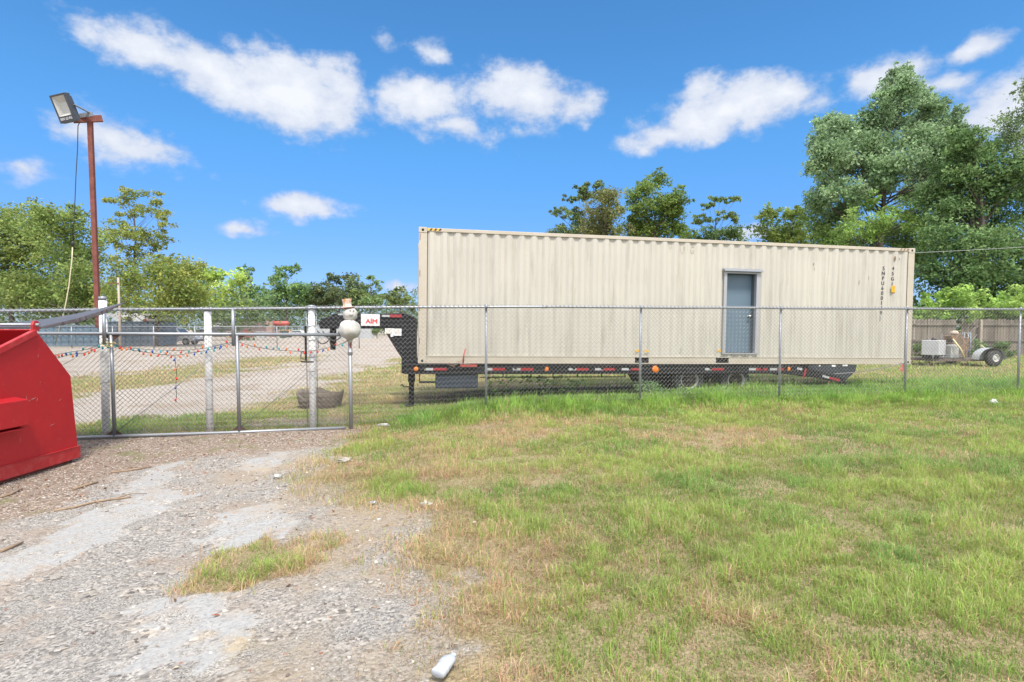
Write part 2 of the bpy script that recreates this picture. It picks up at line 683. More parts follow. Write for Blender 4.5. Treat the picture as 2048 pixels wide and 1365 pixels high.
def masks(x, y):
    """lawn (grass cover), drive, gravel, dirt, pad, dry  -- all 0..1"""
    t, s = fdist(x, y)
    front = 1 - sstep(-0.15, 0.15, t)
    n1 = fbm(x * 1.3, y * 1.3, 21) - 0.5
    n2 = fbm(x * 4.5, y * 4.5, 31) - 0.5
    xb = np.interp(y, EDGE_Y, EDGE_X)
    e = x - xb + n1 * 1.1 + n2 * 0.55
    lawn_f = sstep(-0.45, 0.85, e)
    # the oval tuft standing in the driveway
    q = np.hypot((x + 1.70) / 0.54, (y - 4.02) / 0.52) + n1 * 1.0 + n2 * 1.1
    lawn_f = np.maximum(lawn_f, 1 - sstep(0.55, 1.12, q))
    # back yard
    xx = x + n1 * 5.0 * sstep(10, 25, y) + n1 * 1.0
    lane1 = sstep(-12.3, -11.0, xx) * (1 - sstep(-6.6, -5.2, xx + (y - 14) * 0.02))
    lane1 = lane1 * sstep(1.6, 2.6, t + n1)
    lane2 = (1 - sstep(-16.5, -15, xx)) * sstep(1.5, 4, t)
    far = sstep(33, 40, y + n1 * 6) * (1 - sstep(2, 10, x))
    grav = np.clip(lane1 + lane2 + far, 0, 1)
    pit = 1 - sstep(0.5, 1.25, np.hypot((x + 3.9) / 1.3, (y - 10.35) / 0.75) + n1)
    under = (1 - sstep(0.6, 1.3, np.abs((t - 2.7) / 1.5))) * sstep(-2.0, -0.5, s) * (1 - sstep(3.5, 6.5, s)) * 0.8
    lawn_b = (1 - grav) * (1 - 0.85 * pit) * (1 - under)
    lawn = lawn_f * front + lawn_b * (1 - front)
    bare = sstep(0.60, 0.74, fbm(x * 0.9 + 4, y * 0.9, 41) + n2 * 0.25) * front * (1 - sstep(7.6, 8.8, y))
    lawn = lawn * (1 - 0.55 * bare)
    drive = (1 - lawn_f) * front
    dirt = np.clip(sstep(-2.6, -1.2, t + n1 * 1.6) * front * (1 - sstep(-2.8, -2.2, x)) +
                   (1 - sstep(-5.0, -4.2, x + n1 * 1.2)) * sstep(4.4, 5.4, y) * front, 0, 1)
    dirt = np.maximum(dirt * drive, pit * (1 - front))
    dry = fbm(x * 0.75 + 9, y * 0.75, 51) + n2 * 0.5
    dry = dry + 0.20 * np.exp(-((x - 3.0) / 2.2) ** 2 - ((y - 7.4) / 0.9) ** 2)      # the tan belt in front of the green strip
    dry = dry + 0.22 * (1 - sstep(0.2, 1.1, e)) - 0.17 * sstep(2, 7, x)
    dry = dry + 0.16 * (1 - front) * sstep(2.5, 6, t) * (1 - sstep(2, 6, x)) - 0.22 * (1 - front) * (1 - sstep(1.5, 3.5, t))
    dry = dry - 0.32 * (1 - sstep(0.3, 0.9, q))
    dry = sstep(0.44, 0.80, dry)
    sand = np.exp(-((e + 0.25) / 0.55) ** 2) * front * sstep(0.3, 0.6, fbm(x * 1.5, y * 1.5, 57) + n2 * .3) * (1 - sstep(7.2, 8.5, y))
    return dict(lawn=lawn, drive=drive, grav=grav * (1 - front), dirt=dirt, dry=dry, front=front, t=t, s=s, under=under * (1 - front), sand=sand)


PADS = [[(-40, 1140), (60, 1085), (130, 1045), (230, 995), (265, 965), (330, 925), (355, 922), (345, 945), (310, 970), (420, 985), (330, 1010), (260, 1060), (180, 1100), (80, 1150), (-40, 1190)],
        [(480, 930), (560, 900), (585, 912), (510, 950)],
        [(430, 1030), (520, 1010), (600, 1040), (570, 1100), (450, 1120), (400, 1080)],
        [(330, 1210), (480, 1190), (520, 1260), (500, 1380), (280, 1380), (290, 1260)]]


def pads(x, y):
    wx = x + (fbm(x * 3, y * 3, 61) - 0.5) * 0.5
    wy = y + (fbm(x * 3, y * 3, 71) - 0.5) * 0.5
    m = np.zeros(np.shape(x), bool)
    for poly in PADS:
        pts = [gp(px, py, -0.1) for px, py in poly]
        ins = np.zeros(np.shape(x), bool)
        n = len(pts)
        for i in range(n):
            a, b = pts[i], pts[(i + 1) % n]
            c = ((a.y > wy) != (b.y > wy)) & (wx < (b.x - a.x) * (wy - a.y) / (b.y - a.y + 1e-9) + a.x)
            ins ^= c
        m |= ins
    return m.astype(float)


def axis(fine0, fine1, step, lo, hi, grow):
    a = list(np.arange(fine0, fine1 + 1e-6, step))
    st = step
    while a[-1] < hi:
        st *= grow
        a.append(a[-1] + st)
    st = step
    while a[0] > lo:
        st *= grow
        a.insert(0, a[0] - st)
    return np.array(a)


def ground_material():
    m = bpy.data.materials.new('ground_surface')
    m.use_nodes = True
    nt = m.node_tree
    N, L = nt.nodes.new, nt.links.new
    b = nt.nodes['Principled BSDF']
    b.inputs['Roughness'].default_value = 0.95
    b.inputs['Specular IOR Level'].default_value = 0.12
    tc = N('ShaderNodeTexCoord')

    def attr(n):
        a = N('ShaderNodeAttribute')
        a.attribute_name = n
        return a.outputs['Fac']

    def noise(s, d=5, r=0.6):
        n = N('ShaderNodeTexNoise')
        n.inputs['Scale'].default_value = s
        n.inputs['Detail'].default_value = d
        n.inputs['Roughness'].default_value = r
        L(tc.outputs['Object'], n.inputs['Vector'])
        return n.outputs[0]

    def vor(s, rand=1.0):
        n = N('ShaderNodeTexVoronoi')
        n.inputs['Scale'].default_value = s
        n.inputs['Randomness'].default_value = rand
        L(tc.outputs['Object'], n.inputs['Vector'])
        return n

    def rng_(x, a, bb, c=0.0, d=1.0):
        r = N('ShaderNodeMapRange')
        r.interpolation_type = 'SMOOTHSTEP'
        L(x, r.inputs[0])
        for i, v in enumerate((a, bb, c, d)):
            r.inputs[i + 1].default_value = v
        return r.outputs[0]

    def mix(f, a, bb):
        x = N('ShaderNodeMix')
        x.data_type = 'RGBA'
        for i, v in ((0, f), (6, a), (7, bb)):
            if isinstance(v, (int, float)):
                x.inputs[i].default_value = v
            elif isinstance(v, tuple):
                x.inputs[i].default_value = (*v, 1)
            else:
                L(v, x.inputs[i])
        return x.outputs[2]

    def mul(a, bb):
        x = N('ShaderNodeMath')
        x.operation = 'MULTIPLY'
        for i, v in enumerate((a, bb)):
            if isinstance(v, (int, float)):
                x.inputs[i].default_value = v
            else:
                L(v, x.inputs[i])
        return x.outputs[0]

    def ramp(x, stops):
        r = N('ShaderNodeValToRGB')
        els = r.color_ramp.elements
        while len(els) < len(stops):
            els.new(0.5)
        for e, (p, c) in zip(els, stops):
            e.position = p
            e.color = (*c, 1)
        L(x, r.inputs[0])
        return r.outputs[0]

    def red(v):
        s = N('ShaderNodeSeparateColor')
        L(v.outputs['Color'], s.inputs[0])
        return s.outputs[0]
    v1, v2, v3 = vor(38), vor(70), vor(150)
    # soil and thatch below the grass
    soil = mix(rng_(noise(2.2), 0.35, 0.65), (0.30, 0.235, 0.15), (0.215, 0.165, 0.095))
    soil = mix(rng_(noise(60, 4, 0.75), 0.42, 0.62), soil, (0.38, 0.31, 0.19))
    soil = mix(mul(rng_(noise(1.1), 0.45, 0.65), 0.45), soil, (0.19, 0.21, 0.08))
    # stony old asphalt
    st = ramp(red(v1), [(0.0, (0.105, 0.096, 0.088)), (0.25, (0.237, 0.217, 0.195)), (0.6, (0.341, 0.316, 0.282)), (0.85, (0.406, 0.353, 0.293)), (1.0, (0.544, 0.515, 0.473))])
    st2 = ramp(red(v2), [(0.0, (0.131, 0.123, 0.114)), (0.5, (0.307, 0.285, 0.260)), (1.0, (0.471, 0.439, 0.399))])
    st3 = ramp(red(v3), [(0.0, (0.110, 0.105, 0.095)), (0.5, (0.290, 0.273, 0.246)), (1.0, (0.453, 0.425, 0.393))])
    asp = mix(rng_(noise(3, 4), 0.42, 0.6), st2, st3)
    asp = mix(rng_(noise(5, 5), 0.50, 0.62), asp, st)
    asp = mix(mul(rng_(noise(1.6, 6, .6), 0.50, 0.66), 0.62), asp, (0.309, 0.246, 0.194))        # sandy brown wash
    asp = mix(mul(rng_(noise(0.9, 7, .65), 0.56, 0.66), 0.75), asp, (0.372, 0.300, 0.194))       # yellow sand
    asp = mix(mul(rng_(noise(0.75, 7, .7), 0.36, 0.26), 0.5), asp, (0.124, 0.129, 0.140))        # dark worn areas
    pad = mix(rng_(noise(26, 5, .7), 0.35, 0.7), (0.341, 0.341, 0.330), (0.271, 0.269, 0.265))
    pad = mix(mul(rng_(red(v2), 0.80, 0.9), 0.6), pad, (0.186, 0.183, 0.179))
    padm = rng_(attr('pad'), 0.3, 0.7)
    asp = mix(mul(padm, rng_(noise(6, 5), 0.62, 0.42, 0, .95)), asp, pad)
    # brown litter by the gate
    lit = ramp(red(v2), [(0.0, (0.078, 0.058, 0.043)), (0.3, (0.189, 0.139, 0.105)), (0.65, (0.323, 0.251, 0.196)), (0.9, (0.445, 0.372, 0.306)), (1.0, (0.668, 0.653, 0.639))])
    lit = mix(rng_(noise(9, 6, .7), 0.45, 0.6), lit, (0.245, 0.193, 0.152))
    lit = mix(mul(rng_(noise(2.0, 5), 0.55, 0.66), .55), lit, (0.167, 0.175, 0.072))
    # pale gravel of the back yard
    gr = ramp(red(v2), [(0.0, (0.288, 0.249, 0.212)), (0.5, (0.376, 0.332, 0.285)), (1.0, (0.448, 0.403, 0.354))])
    gr = mix(mul(rng_(noise(0.5, 6), 0.48, 0.62), 0.6), gr, (0.288, 0.229, 0.169))
    base = mix(rng_(attr('drive'), 0.30, 0.62), soil, asp)
    base = mix(mul(attr('sand'), 0.85), base, mix(rng_(noise(40, 5, .7), .4, .62), (0.37, 0.30, 0.22), (0.28, 0.225, 0.16)))
    base = mix(rng_(attr('dirt'), 0.25, 0.75), base, lit)
    base = mix(rng_(attr('grav'), 0.25, 0.75), base, gr)
    gl = mix(rng_(noise(0.35, 6, .7), 0.38, 0.62), (0.33, 0.27, 0.125), (0.175, 0.20, 0.06))
    base = mix(mul(attr('lush'), 0.85), base, gl)
    base = mix(mul(attr('under'), 0.9), base, (0.13, 0.095, 0.07))  # bare soil under the trailer, its shade darkened into the colour
    L(base, b.inputs['Base Color'])
    h = N('ShaderNodeMath')
    h.operation = 'ADD'
    L(v1.outputs['Distance'], h.inputs[0])
    L(mul(noise(70, 4, .7), 1.2), h.inputs[1])
    bp = N('ShaderNodeBump')
    bp.inputs['Distance'].default_value = 0.018
    L(mul(rng_(attr('pad'), 0.3, 0.7, 1, .35), 0.8), bp.inputs['Strength'])
    L(h.outputs[0], bp.inputs['Height'])
    bp.invert = True
    L(bp.outputs[0], b.inputs['Normal'])
    return m


def build_ground():
    xs = axis(-8.5, 12.5, 0.075, -700, 700, 1.13)
    ys = axis(1.2, 14.5, 0.065, -60, 900, 1.11)
    XX, YY = np.meshgrid(xs, ys)
    x, y = XX.ravel(), YY.ravel()
    z = G(x, y)
    mk = masks(x, y)
    pd = pads(x, y)
    nx, ny = len(xs), len(ys)
    i = np.arange((ny - 1) * nx).reshape(ny - 1, nx)[:, :-1].ravel()
    F = np.stack([i, i + 1, i + 1 + nx, i + nx], 1)
    V = np.stack([x, y, z], 1)
    fm_drive = mk['drive'][F].mean(1) > 0.5
    fm_grav = (mk['grav'][F].mean(1) > 0.5) & ~fm_drive
    gmat = ground_material()
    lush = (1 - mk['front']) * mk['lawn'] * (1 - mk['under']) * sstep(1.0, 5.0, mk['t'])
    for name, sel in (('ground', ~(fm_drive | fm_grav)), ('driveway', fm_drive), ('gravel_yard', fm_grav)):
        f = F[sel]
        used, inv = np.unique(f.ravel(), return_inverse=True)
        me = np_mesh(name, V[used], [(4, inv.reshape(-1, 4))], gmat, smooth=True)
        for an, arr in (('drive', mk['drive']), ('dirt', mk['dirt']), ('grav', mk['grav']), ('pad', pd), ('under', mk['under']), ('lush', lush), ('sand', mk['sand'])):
            a = me.attributes.new(an, 'FLOAT', 'POINT')
            a.data.foreach_set('value', arr[used].astype(np.float32))
        o = link_mesh(name, me)
        o['kind'] = 'structure'


build_ground()

# ---------------------------------------------------------------- grass


def blade_mesh(P, h, w, lean, az, col):
    n = len(P)
    d = np.stack([np.cos(az), np.sin(az), np.zeros(n)], 1)
    sa = az + np.pi / 2 + rng.normal(0, 0.5, n)
    sd_ = np.stack([np.cos(sa), np.sin(sa), np.zeros(n)], 1)
    up = np.array([0, 0, 1.0])
    H = h[:, None]
    W = w[:, None] * 0.5
    Ln = lean[:, None]
    b0, b1 = P - sd_ * W, P + sd_ * W
    mid = P + up * H * 0.58 * (1 - 0.35 * Ln) + d * H * Ln * 0.32
    m0, m1 = mid - sd_ * W * 0.8, mid + sd_ * W * 0.8
    tip = P + up * H * np.maximum(0.12, 1 - 0.75 * Ln) + d * H * Ln * 0.95
    V = np.stack([b0, b1, m1, m0, tip], 1).reshape(-1, 3)
    k = np.arange(n)[:, None] * 5
    q = k + np.array([[0, 1, 2, 3]])
    t = k + np.array([[3, 2, 4]])
    C = np.repeat(col, 5, 0)
    return V, q, t, C


GREEN_A = np.array([0.248, 0.350, 0.088])
GREEN_B = np.array([0.360, 0.435, 0.122])
GREEN_C = np.array([0.158, 0.300, 0.082])
STRAW = np.array([0.58, 0.45, 0.29])
STRAW2 = np.array([0.43, 0.31, 0.19])


def build_grass():
    Ps, hs, ws, ls, azs, cs = [], [], [], [], [], []

    def zone(x0, x1, y0, y1, dens, wid, wedge=1.3, tall=1.0, minlawn=0.0):
        n = int((x1 - x0) * (y1 - y0) * dens)
        x = rng.uniform(x0, x1, n)
        y = rng.uniform(y0, y1, n)
        k = (x > -1.15 * y - 0.6) & (x < wedge * y + 1.3)
        x, y = x[k], y[k]
        mk = masks(x, y)
        lawn, dry, t, s = mk['lawn'], mk['dry'], mk['t'], mk['s']
        clump = 0.5 * fbm(x * 2.6, y * 2.6, 81, 3) + 0.5 * fbm(x * 8.5, y * 8.5, 83, 3)
        prob = lawn * (0.55 + 0.5 * sstep(0.3, 0.62, clump)) * (1 - 0.15 * dry)
        k = rng.random(len(x)) < prob
        x, y, dry, t, s, clump, lawn = x[k], y[k], dry[k], t[k], s[k], clump[k], lawn[k]
        n = len(x)
        z = G(x, y)
        strip = np.exp(-((t - 0.15) / 0.75) ** 2) * sstep(-2.6, -0.4, s)
        strip = np.maximum(strip, sstep(-0.4, 0.2, t) * (1 - sstep(2.2, 3.4, t)) * sstep(2.5, 4.5, s) * 0.9)
        strip = strip * (0.55 + 0.9 * (fbm(x * 1.4, y * 1.4, 91) - 0.2))
        big = fbm(x * 0.8, y * 0.8, 95)
        h = (0.030 + 0.085 * sstep(0.40, 0.68, clump) + 0.03 * sstep(0.4, 0.7, big)) * rng.uniform(0.6, 1.45, n) * tall
        h = h + strip * rng.uniform(0.12, 0.40, n)
        isdry = rng.random(n) < np.clip(dry * 0.66 + 0.23, 0, 0.86) * (1 - 0.85 * np.clip(strip * 1.6, 0, 1))
        flat = isdry & (rng.random(n) < 0.55)
        lean = np.where(flat, rng.uniform(0.8, 1.1, n), rng.uniform(0.15, 0.75, n))
        h = np.where(flat, h * 0.8, h)
        az = rng.uniform(0, 2 * np.pi, n)
        tone = fbm(x * 0.6 + 3, y * 0.6, 101)[:, None]
        gcol = GREEN_A * (1 - tone) + GREEN_B * tone
        lush = (sstep(0.5, 0.7, fbm(x * 1.1, y * 1.1, 111))[:, None]) * 0.6
        gcol = gcol * (1 - lush) + GREEN_C * lush
        gcol = gcol * (1 - 0.45 * np.clip(strip, 0, 1)[:, None]) + np.array([0.20, 0.46, 0.07]) * 0.45 * np.clip(strip, 0, 1)[:, None]
        m = rng.random(n)[:, None]
        dcol = STRAW * m + STRAW2 * (1 - m)
        c = np.where(isdry[:, None], dcol, gcol) * (rng.uniform(0.74, 1.32, n) * (0.84 + 0.36 * sstep(0.4, 0.65, clump)))[:, None]
        c = c * (1 + rng.normal(0, 0.06, (n, 3)))
        Ps.append(np.stack([x, y, z - 0.004], 1))
        hs.append(h)
        ws.append(rng.uniform(0.7, 1.3, n) * wid * (1 + 0.6 * np.clip(strip, 0, 1)))
        ls.append(lean)
        azs.append(az)
        cs.append(np.clip(c, 0.01, 1))
    zone(-4.5, 6.8, 1.0, 4.0, 12500, 0.0042)
    zone(-5.0, 10.0, 4.0, 6.5, 8000, 0.0046)
    zone(-5.0, 13.5, 6.5, 9.0, 4300, 0.0060)
    zone(-8.0, 16.5, 9.0, 11.5, 3300, 0.0080)
    zone(-10.0, 19.0, 11.5, 14.5, 1150, 0.0095)
    zone(-14.0, 20.0, 14.5, 20.0, 260, 0.016, tall=1.4)
    zone(-24.0, 34.0, 20.0, 34.0, 70, 0.03, tall=1.7)
    V, q, t, C = blade_mesh(np.concatenate(Ps), np.concatenate(hs), np.concatenate(ws), np.concatenate(ls), np.concatenate(azs), np.concatenate(cs))
    print('blades', len(q))
    me = np_mesh('grass', V, [(4, q), (3, t)], GRASSM, C)
    o = link_mesh('grass', me)
    tag(o, 'patchy green and straw coloured grass covering the lawn and the strip along the fence', 'grass', kind='stuff')


build_grass()


def pebbles(name, label, cat, pts, sizes, cols, m):
    """low stones, one mesh"""
    ico = np.array([(0, 0, 1), (.894, 0, .447), (.276, .851, .447), (-.724, .526, .447), (-.724, -.526, .447), (.276, -.851, .447),
                    (.724, .526, -.447), (-.276, .851, -.447), (-.894, 0, -.447), (-.276, -.851, -.447), (.724, -.526, -.447), (0, 0, -1)])
    fc = np.array([(0, 1, 2), (0, 2, 3), (0, 3, 4), (0, 4, 5), (0, 5, 1), (1, 6, 2), (2, 7, 3), (3, 8, 4), (4, 9, 5), (5, 10, 1),
                   (6, 7, 2), (7, 8, 3), (8, 9, 4), (9, 10, 5), (10, 6, 1), (11, 7, 6), (11, 8, 7), (11, 9, 8), (11, 10, 9), (11, 6, 10)])
    n = len(pts)
    sc = sizes[:, None] * rng.uniform(0.6, 1.3, (n, 3)) * np.array([1, 1, 0.6])
    V = ico[None] * (1 + rng.normal(0, 0.12, (n, 12, 1))) * sc[:, None, :]
    a = rng.uniform(0, 6.28, n)
    ca, sa = np.cos(a)[:, None], np.sin(a)[:, None]
    V = np.stack([V[..., 0] * ca - V[..., 1] * sa, V[..., 0] * sa + V[..., 1] * ca, V[..., 2]], -1) + pts[:, None, :]
    F = fc[None] + (np.arange(n) * 12)[:, None, None]
    me = np_mesh(name, V.reshape(-1, 3), [(3, F.reshape(-1, 3))], m, np.repeat(cols, 12, 0))
    o = link_mesh(name, me)
    return tag(o, label, cat, kind='stuff')


STONEM = leafmat('loose_stone', 0.0, 0.9, 0.1)


def build_litter():
    n = 9000
    x = np.concatenate([rng.uniform(-6.5, 0.3, n), rng.uniform(-6.8, -2.2, 5000)])
    y = np.concatenate([rng.uniform(1.7, 7.5, n), rng.uniform(5.0, 9.4, 5000)])
    mk = masks(x, y)
    pd = pads(x, y)
    cl = fbm(x * 1.7, y * 1.7, 131)
    k = (mk['drive'] > 0.5) & (np.abs(x) < 1.2 * y + .4) & (rng.random(len(x)) < np.clip(0.15 + 1.5 * sstep(0.45, 0.65, cl), 0, 1) * (1 - 0.85 * pd))
    x, y = x[k], y[k]
    n = len(x)
    sz = 0.003 + 0.009 * rng.random(n) ** 3.5 + 0.0012 * y * rng.random(n)
    pts = np.stack([x, y, G(x, y) + sz * 0.15], 1)
    pal = np.array([(0.29, 0.265, 0.24), (0.37, 0.345, 0.31), (0.21, 0.19, 0.17), (0.31, 0.235, 0.18), (0.15, 0.125, 0.11), (0.46, 0.44, 0.41), (0.28, 0.14, 0.095)])
    cols = pal[rng.choice(7, n, p=[.27, .2, .17, .15, .1, .08, .03])] * rng.uniform(.8, 1.2, n)[:, None]
    pebbles('gravel', 'loose stones strewn over the worn driveway', 'gravel', pts, sz, cols, STONEM)
    # dead leaves and bark chips
    n = 4200
    x = rng.uniform(-7.5, 0.0, n)
    y = rng.uniform(2.2, 9.6, n)
    mk = masks(x, y)
    k = rng.random(n) < (mk['dirt'] * 0.9 + 0.07) * (mk['front'] > .5)
    x, y = x[k], y[k]
    n = len(x)
    a = rng.uniform(0, 6.28, n)
    L_ = rng.uniform(0.008, 0.032, n)[:, None]
    W_ = L_ * rng.uniform(0.15, 0.5, n)[:, None]
    d = np.stack([np.cos(a), np.sin(a), rng.normal(0, .2, n)], 1)
    s = np.stack([-np.sin(a), np.cos(a), rng.normal(0, .3, n)], 1)
    P = np.stack([x, y, G(x, y) + 0.006], 1)
    up = np.array([0, 0, .006])
    V = np.stack([P - d * L_, P - s * W_ + up, P + d * L_, P + s * W_ + up], 1).reshape(-1, 3)
    q = np.arange(n)[:, None] * 4 + np.array([[0, 1, 2, 3]])
    pal = np.array([(0.12, 0.075, 0.045), (0.22, 0.14, 0.085), (0.33, 0.24, 0.16), (0.24, 0.09, 0.05), (0.42, 0.35, 0.26)])
    C = pal[rng.integers(0, 5, n)] * rng.uniform(.7, 1.2, n)[:, None]
    me = np_mesh('leaf_litter', V, [(4, q)], STONEM, np.repeat(C, 4, 0))
    o = link_mesh('leaf_litter', me)
    tag(o, 'brown dead leaves and bark chips scattered in front of the gate', 'leaf litter', kind='stuff')


build_litter()

# ---------------------------------------------------------------- fence


def rail_z(s):
    return 2.05 + 0.0155 * min(s, 0) + 0.002 * max(s, 0)


def mesh_wires(mb, s0, s1, zb, zt, t, r=0.0030, pitch=0.080, wob=0.006, seed=0, barbs=0.035):
    """two families of zig-zag wires woven as diamonds between s0..s1"""
    hx = pitch / 2
    nst = int((s1 - s0) / hx)
    zt_max = max(zt(s0), zt(s1)) 
    nz = int((zt_max - min(zb(s0), zb((s0 + s1) / 2), zb(s1))) / hx) + 1

    def node(i, j):
        s = s0 + i * hx
        z = zt(s) - j * hx
        w = mnoise.noise(Vector((s * 1.3, z * 1.3, seed))) * wob + mnoise.noise(Vector((s * 7, z * 7, seed + 4))) * wob * 0.5
        w2 = mnoise.noise(Vector((s * 1.1, z * 1.5, seed + 9))) * wob
        bow = mnoise.noise(Vector((s * 0.7, z * 0.9, seed + 19))) * 0.03
        return fp(s + w, t + bow, z + w2), z, s
    for i in range(0, nst + 1):
        # a vertical zig-zag wire: swings between i and i+1
        path = []
        for j in range(nz + 1):
            ii = i + ((j + i) % 2)
            p, z, s = node(min(ii, nst), j)
            if z < zb(s):
                break
            path.append((p, 1 if ((j + i) % 2) else -1))
        if len(path) < 2:
            continue
        pts = [p + FN * (0.003 * sg) for p, sg in path]
        if barbs:
            p0 = pts[0]
            d = (pts[0] - pts[1]).normalized()
            pts.insert(0, p0 + d * barbs * (0.7 + 0.6 * random.random()))
        mb.tube(pts, r, sides=3, cap=False, smooth=False)


def build_fence():
    S0, S1 = -10.6, 15.8
    root = thing('chain_link_fence', 'long grey chain link fence with round top rail in front of the container trailer', 'fence', fp(0, 0, 0.09))
    n = 26
    mb = MB()
    pts = []
    for i in range(n + 1):
        s = S0 + (S1 - S0) * i / n
        pts.append(fp(s, 0.0, rail_z(s) + 0.004 * math.sin(i * 1.7)))
    mb.tube(pts, 0.0225, 10)
    for k in range(-3, 6):
        s = 3.05 * k + 1.1
        mb.tube([fp(s - .05, 0, rail_z(s)), fp(s + .05, 0, rail_z(s))], 0.0255, 10)
    mb.build('top_rail', GALV, root, world=True)
    # line posts
    for px in (973, 1283, 1563, 1816, 2043):
        s, _ = on_fence(px, 700)
        p = fp(s)
        z0 = g(p.x, p.y)
        lx = random.uniform(-.008, .008)
        m = MB().tube([fp(s + lx, 0.048, z0 - 0.3), fp(s, 0.048, rail_z(s) + 0.02)], 0.0235, 12)
        m.lathe(fp(s, 0.048, rail_z(s) + 0.018), (0, 0, 1), [(0, .027), (.02, .027), (.035, .012), (.04, 0.002)], 12)
        # loop cap that carries the rail, and wire ties
        m.tube([fp(s - .02, 0, rail_z(s)), fp(s + .02, 0, rail_z(s))], 0.031, 10)
        for j in range(6):
            zz = z0 + 0.25 + j * 0.29
            m.lathe(fp(s, 0.048, zz), (0.15, 0, 1), [(0, .0245), (.004, .027), (.009, .0245)], 8, cap=False)
        m.build('post', GALV, root, world=True)
    s = on_fence(2043, 700)[0] + 3.05
    MB().tube([fp(s, 0.048, -0.2), fp(s, 0.048, rail_z(s) + 0.03)], 0.0235, 12).build('post', GALV, root, world=True)
    # thick white gate posts
    for px, top in ((205, 595), (415, 617), (623, 612)):
        s, zt = on_fence(px, top, 0.06)
        p = fp(s)
        z0 = g(p.x, p.y)
        m = MB().tube([fp(s, 0.06, z0 - 0.3), fp(s, 0.06, z0 + .8), fp(s, 0.06, zt)], 0.058, 18)
        lab = {205: 'tall white painted post carrying the light pole', 415: 'white painted post with a galvanised band at its top', 623: 'white painted post with wire bands down its side'}[px]
        po = m.build('post', WHITEP, root, world=True, label=lab)
        c = MB()
        c.lathe(fp(s, 0.06, zt - 0.05), (0, 0, 1), [(0, .061), (.055, .061), (.062, .05), (.062, .02)], 18)
        c.build('cap_band', GALV, po, world=True)
        for ds in (-.075, .075):
            k = MB().tube([fp(s + ds - .02, 0, rail_z(s)), fp(s + ds + .02, 0, rail_z(s))], 0.032, 10)
            k.build('rail_clamp', GALV, po, world=True)
        zs = [z0 + .25, z0 + .62, z0 + 1.0, z0 + 1.25, z0 + 1.55, z0 + 1.8] if px == 623 else [z0 + .4, z0 + .9]
        for zz in zs:
            ring = [fp(s + .0605 * math.cos(a), .06 + .0605 * math.sin(a), zz + .006 * math.cos(a)) for a in [2 * math.pi * q / 16 for q in range(17)]]
            MB().tube(ring, 0.005, 5, cap=False).build('wire_band', GALV, po, world=True)
        if px == 623:
            for ds in (-.085, .085):
                MB().tube([fp(s + ds, .02, z0 + .02), fp(s + ds, .02, rail_z(s) - .02)], .008, 6).build('tension_bar', GALV, root, world=True)
    wires = MB()
    zb = lambda s: g(*fp(s)[:2]) + 0.035
    zt = lambda s: rail_z(s) + 0.02
    mesh_wires(wires, S0, S1, zb, zt, -0.026)
    wires.build('chain_link_mesh', GALV_D, root, world=True)
    # bottom tension wire
    tw = MB()
    tw.tube([fp(S0 + (S1 - S0) * i / 60, -0.024, zb(S0 + (S1 - S0) * i / 60) + .05) for i in range(61)], .0024, 4)
    tw.build('tension_wire', GALV_D, root, world=True)
    return root


build_fence()


